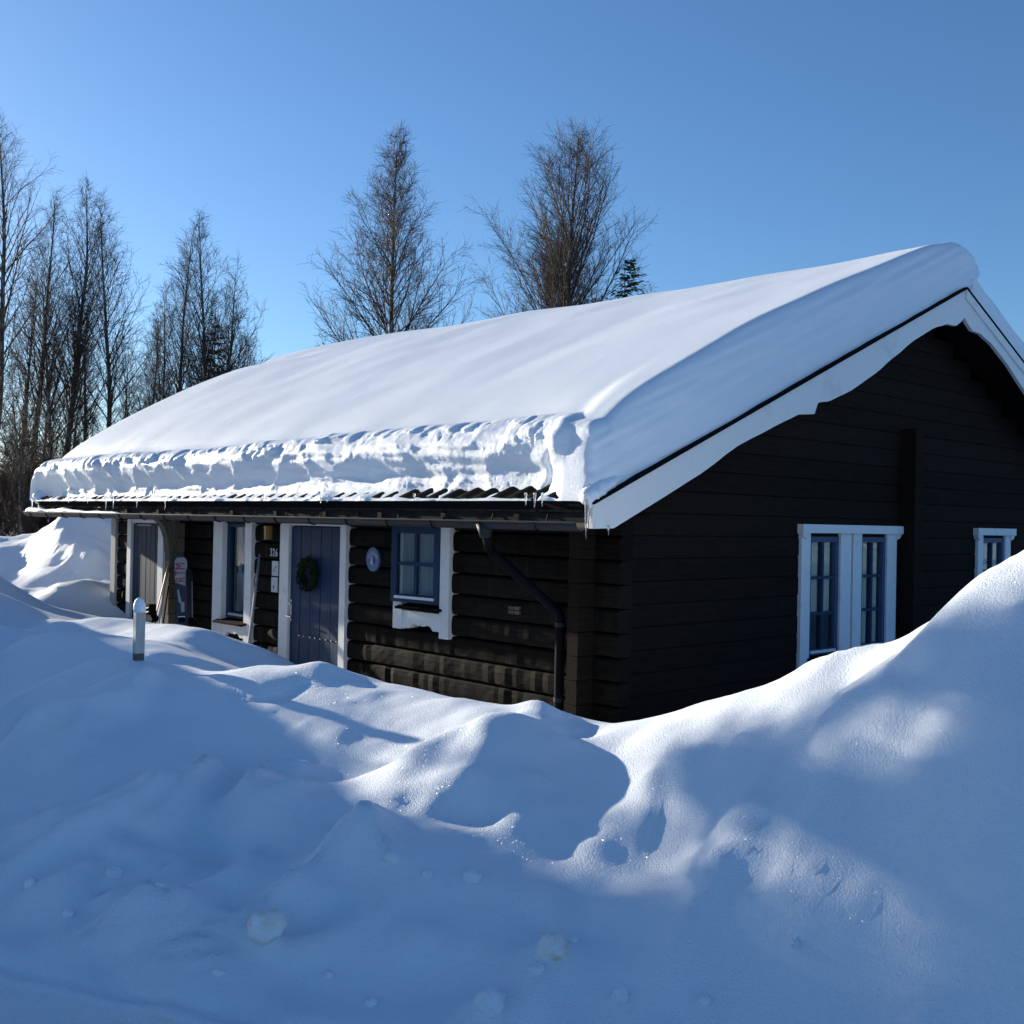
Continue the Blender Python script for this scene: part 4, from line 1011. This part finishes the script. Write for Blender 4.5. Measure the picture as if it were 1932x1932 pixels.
for i, (px, dist, top, kw) in enumerate([
    (-14, 40, 205, dict(width=.17, nprim=60, stems=1, base=.35, ang=32)), (58, 36, 352, dict(width=.16, nprim=56, base=.32, ang=32)),
    (112, 35, 312, dict(width=.17, nprim=60, base=.30, ang=30, stems=3)), (205, 33, 362, dict(width=.15, nprim=64, base=.28, ang=34)),
    (325, 34, 432, dict(width=.15, nprim=56, base=.25, ang=32, stems=2)), (385, 31, 402, dict(width=.19, nprim=70, base=.2, ang=36, stems=3)),
    (160, 38, 520, dict(width=.16, nprim=36, base=.2, ang=34)), (262, 36, 560, dict(width=.18, nprim=40, base=.15, ang=36, stems=2)),
    (20, 36, 480, dict(width=.17, nprim=40, base=.2, ang=34, stems=2)), (82, 42, 560, dict(width=.2, nprim=40, base=.1, ang=38, stems=2)),
    (305, 42, 600, dict(width=.18, nprim=36, base=.15, ang=36, stems=2)), (230, 46, 640, dict(width=.2, nprim=36, base=.1, ang=38, stems=2)),
    (-60, 42, 420, dict(width=.18, nprim=40, base=.15, ang=36)), (452, 36, 615, dict(width=.2, nprim=30, base=.2, ang=34, stems=2)),
    (130, 33, 650, dict(width=.2, nprim=36, base=.08, ang=40, stems=3)), (40, 28, 640, dict(width=.2, nprim=40, base=.08, ang=40, stems=2))]):
    lab = {0: 'tallest bare birch of the wood with a thick straight trunk', 1: 'slender single-stemmed birch next to the tallest birch of the wood', 2: 'tall birch with three upright stems in the wood',
           3: 'straight white-barked birch standing clear just above the shed-end snow', 4: 'narrow two-stemmed birch behind the spruce in the wood', 5: 'spreading three-stemmed birch with the dark spruce at its foot',
           13: 'small low birch at the roof-side end of the wood'}.get(i, 'thin bare birch deep in the wood behind the taller ones')
    put_birch(px, dist, top, 100+i, lab, LG, nsec=8, nter=5, twr=.0036, lift=.035, **kw)
# scrub at the edge of the wood
for i, (px, dist, top) in enumerate([(-30, 33, 800), (15, 34, 820), (48, 31, 790), (80, 32, 830), (110, 30, 880), (160, 33, 850), (215, 35, 820), (5, 29, 905), (60, 30, 900), (270, 36, 780), (620, 40, 640), (1225, 40, 560)]):
    put_birch(px, dist, top, 300+i, 'bare twiggy bush at the edge of the birch wood' if i < 10 else ('low bare bush showing over the roof beside the pointed birch' if i == 10 else 'low bare bush showing over the roof beside the small spruce'), 'bushes at the wood edge' if i < 10 else None, name='bush', base=.03, width=.26, nprim=34, nsec=7, nter=4, ang=42, stems=4, twr=.005)

def spruce(H, seed, rad, dense=1.0, low=.06):
    r = random.Random(seed); tr = []; branch(r, Vector((0, 0, -.4)), Vector((0, 0, 1)), H+.4, H*(.012 if low < .3 else .0055), 10, tr, .008, .02, .06)
    V = []; F = []
    def card(p, d, s, L, w):
        n = len(V); V.extend([tuple(p-s*w*.35), tuple(p+s*w*.35), tuple(p+d*L*.55+s*w*.6), tuple(p+d*L), tuple(p+d*L*.55-s*w*.6)]); F.append((n, n+1, n+2, n+3, n+4))
    nw = int(H*5.5*dense)
    for i in range(nw):
        u = low+(1-low)*(i/nw)**.85; z = u*H; Rb = rad*(1-u)**.65*r.uniform(.85, 1.1)+.04
        nb = max(5, int(11*(1-u)+5), int(Rb*8))
        for b in range(nb):
            ph = 2*math.pi*(b+r.random()*.7)/nb+i*.7; L = Rb*r.uniform(.7, 1.1); e = Vector((math.cos(ph), math.sin(ph), 0)); sag = r.uniform(-.35 if low < .3 else -.05, .05)+.5*max(0, u-.75); z = u*H+r.uniform(-.15, .1)*min(1, (1-u)*8)
            m = max(4, int(L/.11))
            for k in range(m):
                t = (k+.5)/m; p = Vector((0, 0, z))+e*L*t+Vector((0, 0, sag*L*t+.30*L*t*t))
                sd = Vector((-e.y, e.x, 0)); w = (.34*L*(1-t)+.08)
                for sg in (-1, 1):
                    d = (e*.8+sd*sg*r.uniform(.5, 1.1)+Vector((0, 0, r.uniform(-.45, .15)))).normalized()
                    card(p, d, d.cross(Vector((0, 0, 1))).normalized(), w*r.uniform(.7, 1.1), (.075 if rad < 3 and low < .3 else .13)*r.uniform(.7, 1.3))
                if k % 2: card(p, (e+Vector((0, 0, r.uniform(-.8, .2)))).normalized(), sd, .14, .06)
    return tr, V, F
def put_spruce(x, y, H, seed, rad, label, dense=1.0, group=None, low=.06, gap=None):
    gz = ground(x, y); tr, V, F = spruce(H, seed, rad, dense, low)
    if gap:                                                # crown opened where sunlight should reach the bank
        c, sn = math.cos(SUN_AZ), math.sin(SUN_AZ); keep = []
        for f in F:
            px, py, pz = (sum(V[i][k] for i in f)/len(f) for k in range(3)); px += x; py += y; pz += gz
            m = -sn*px+c*py; h = pz-math.tan(SUN_EL)*(c*(px+12)+sn*(py+7))
            if all(((m-g_[0])/g_[2])**2+((h-g_[1])/g_[3])**2 > 1 for g_ in gap): keep.append(f)
        F = keep
    o = empty('spruce_tree', (x, y, gz), label=label, cat='tree', group=group)
    v, f = tubes(tr, 8); a = link('trunk', np_mesh('trunk', v, f), M['spruce_bark'], None, True); a.parent = o
    a = link('crown', np_mesh('crown', V, F), M['spruce']); a.parent = o
def spruce_at(px, dist, top, seed, rad, label):
    w = at_d(px, 900, dist); put_spruce(w[0], w[1], at_d(px, top, dist)[2]-ground(w[0], w[1]), seed, rad, label)
spruce_at(1182, 29, 484, 5, 2.0, 'small dark spruce tip showing over the roof')
spruce_at(402, 33, 606, 6, 2.0, 'dark spruce among the bare birches of the wood')
# unseen spruces, added to throw shade over the road and bank
SG = 'unseen spruces added to shade the bank'
for i, (x, y, H, rad) in enumerate([(-12.0, -7.5, 16, 3.2), (-12.5, -11.2, 15, 3.1), (-17.0, -9.6, 16, 3.2), (-17.0, -13.0, 15, 3.1)]):
    put_spruce(x, y, H, 40+i, rad, 'dense unseen spruce added to shade the road and bank', 1.0, SG, gap=[(-3.05, 4.18, .78, .42), (-3.74, 4.40, .30, .22)] if i == 0 else None)
put_spruce(-12.0, -5.18, 8.5, 61, .64, 'slim unseen spruce with a bare lower trunk, added to shade the bank', 3.6, low=.345, gap=[(-3.47, 5.0, .13, .25), (-3.74, 4.40, .26, .18), (-3.3, 4.2, .5, .22)])  # added out of view, crown shaped to shade parts of the bank
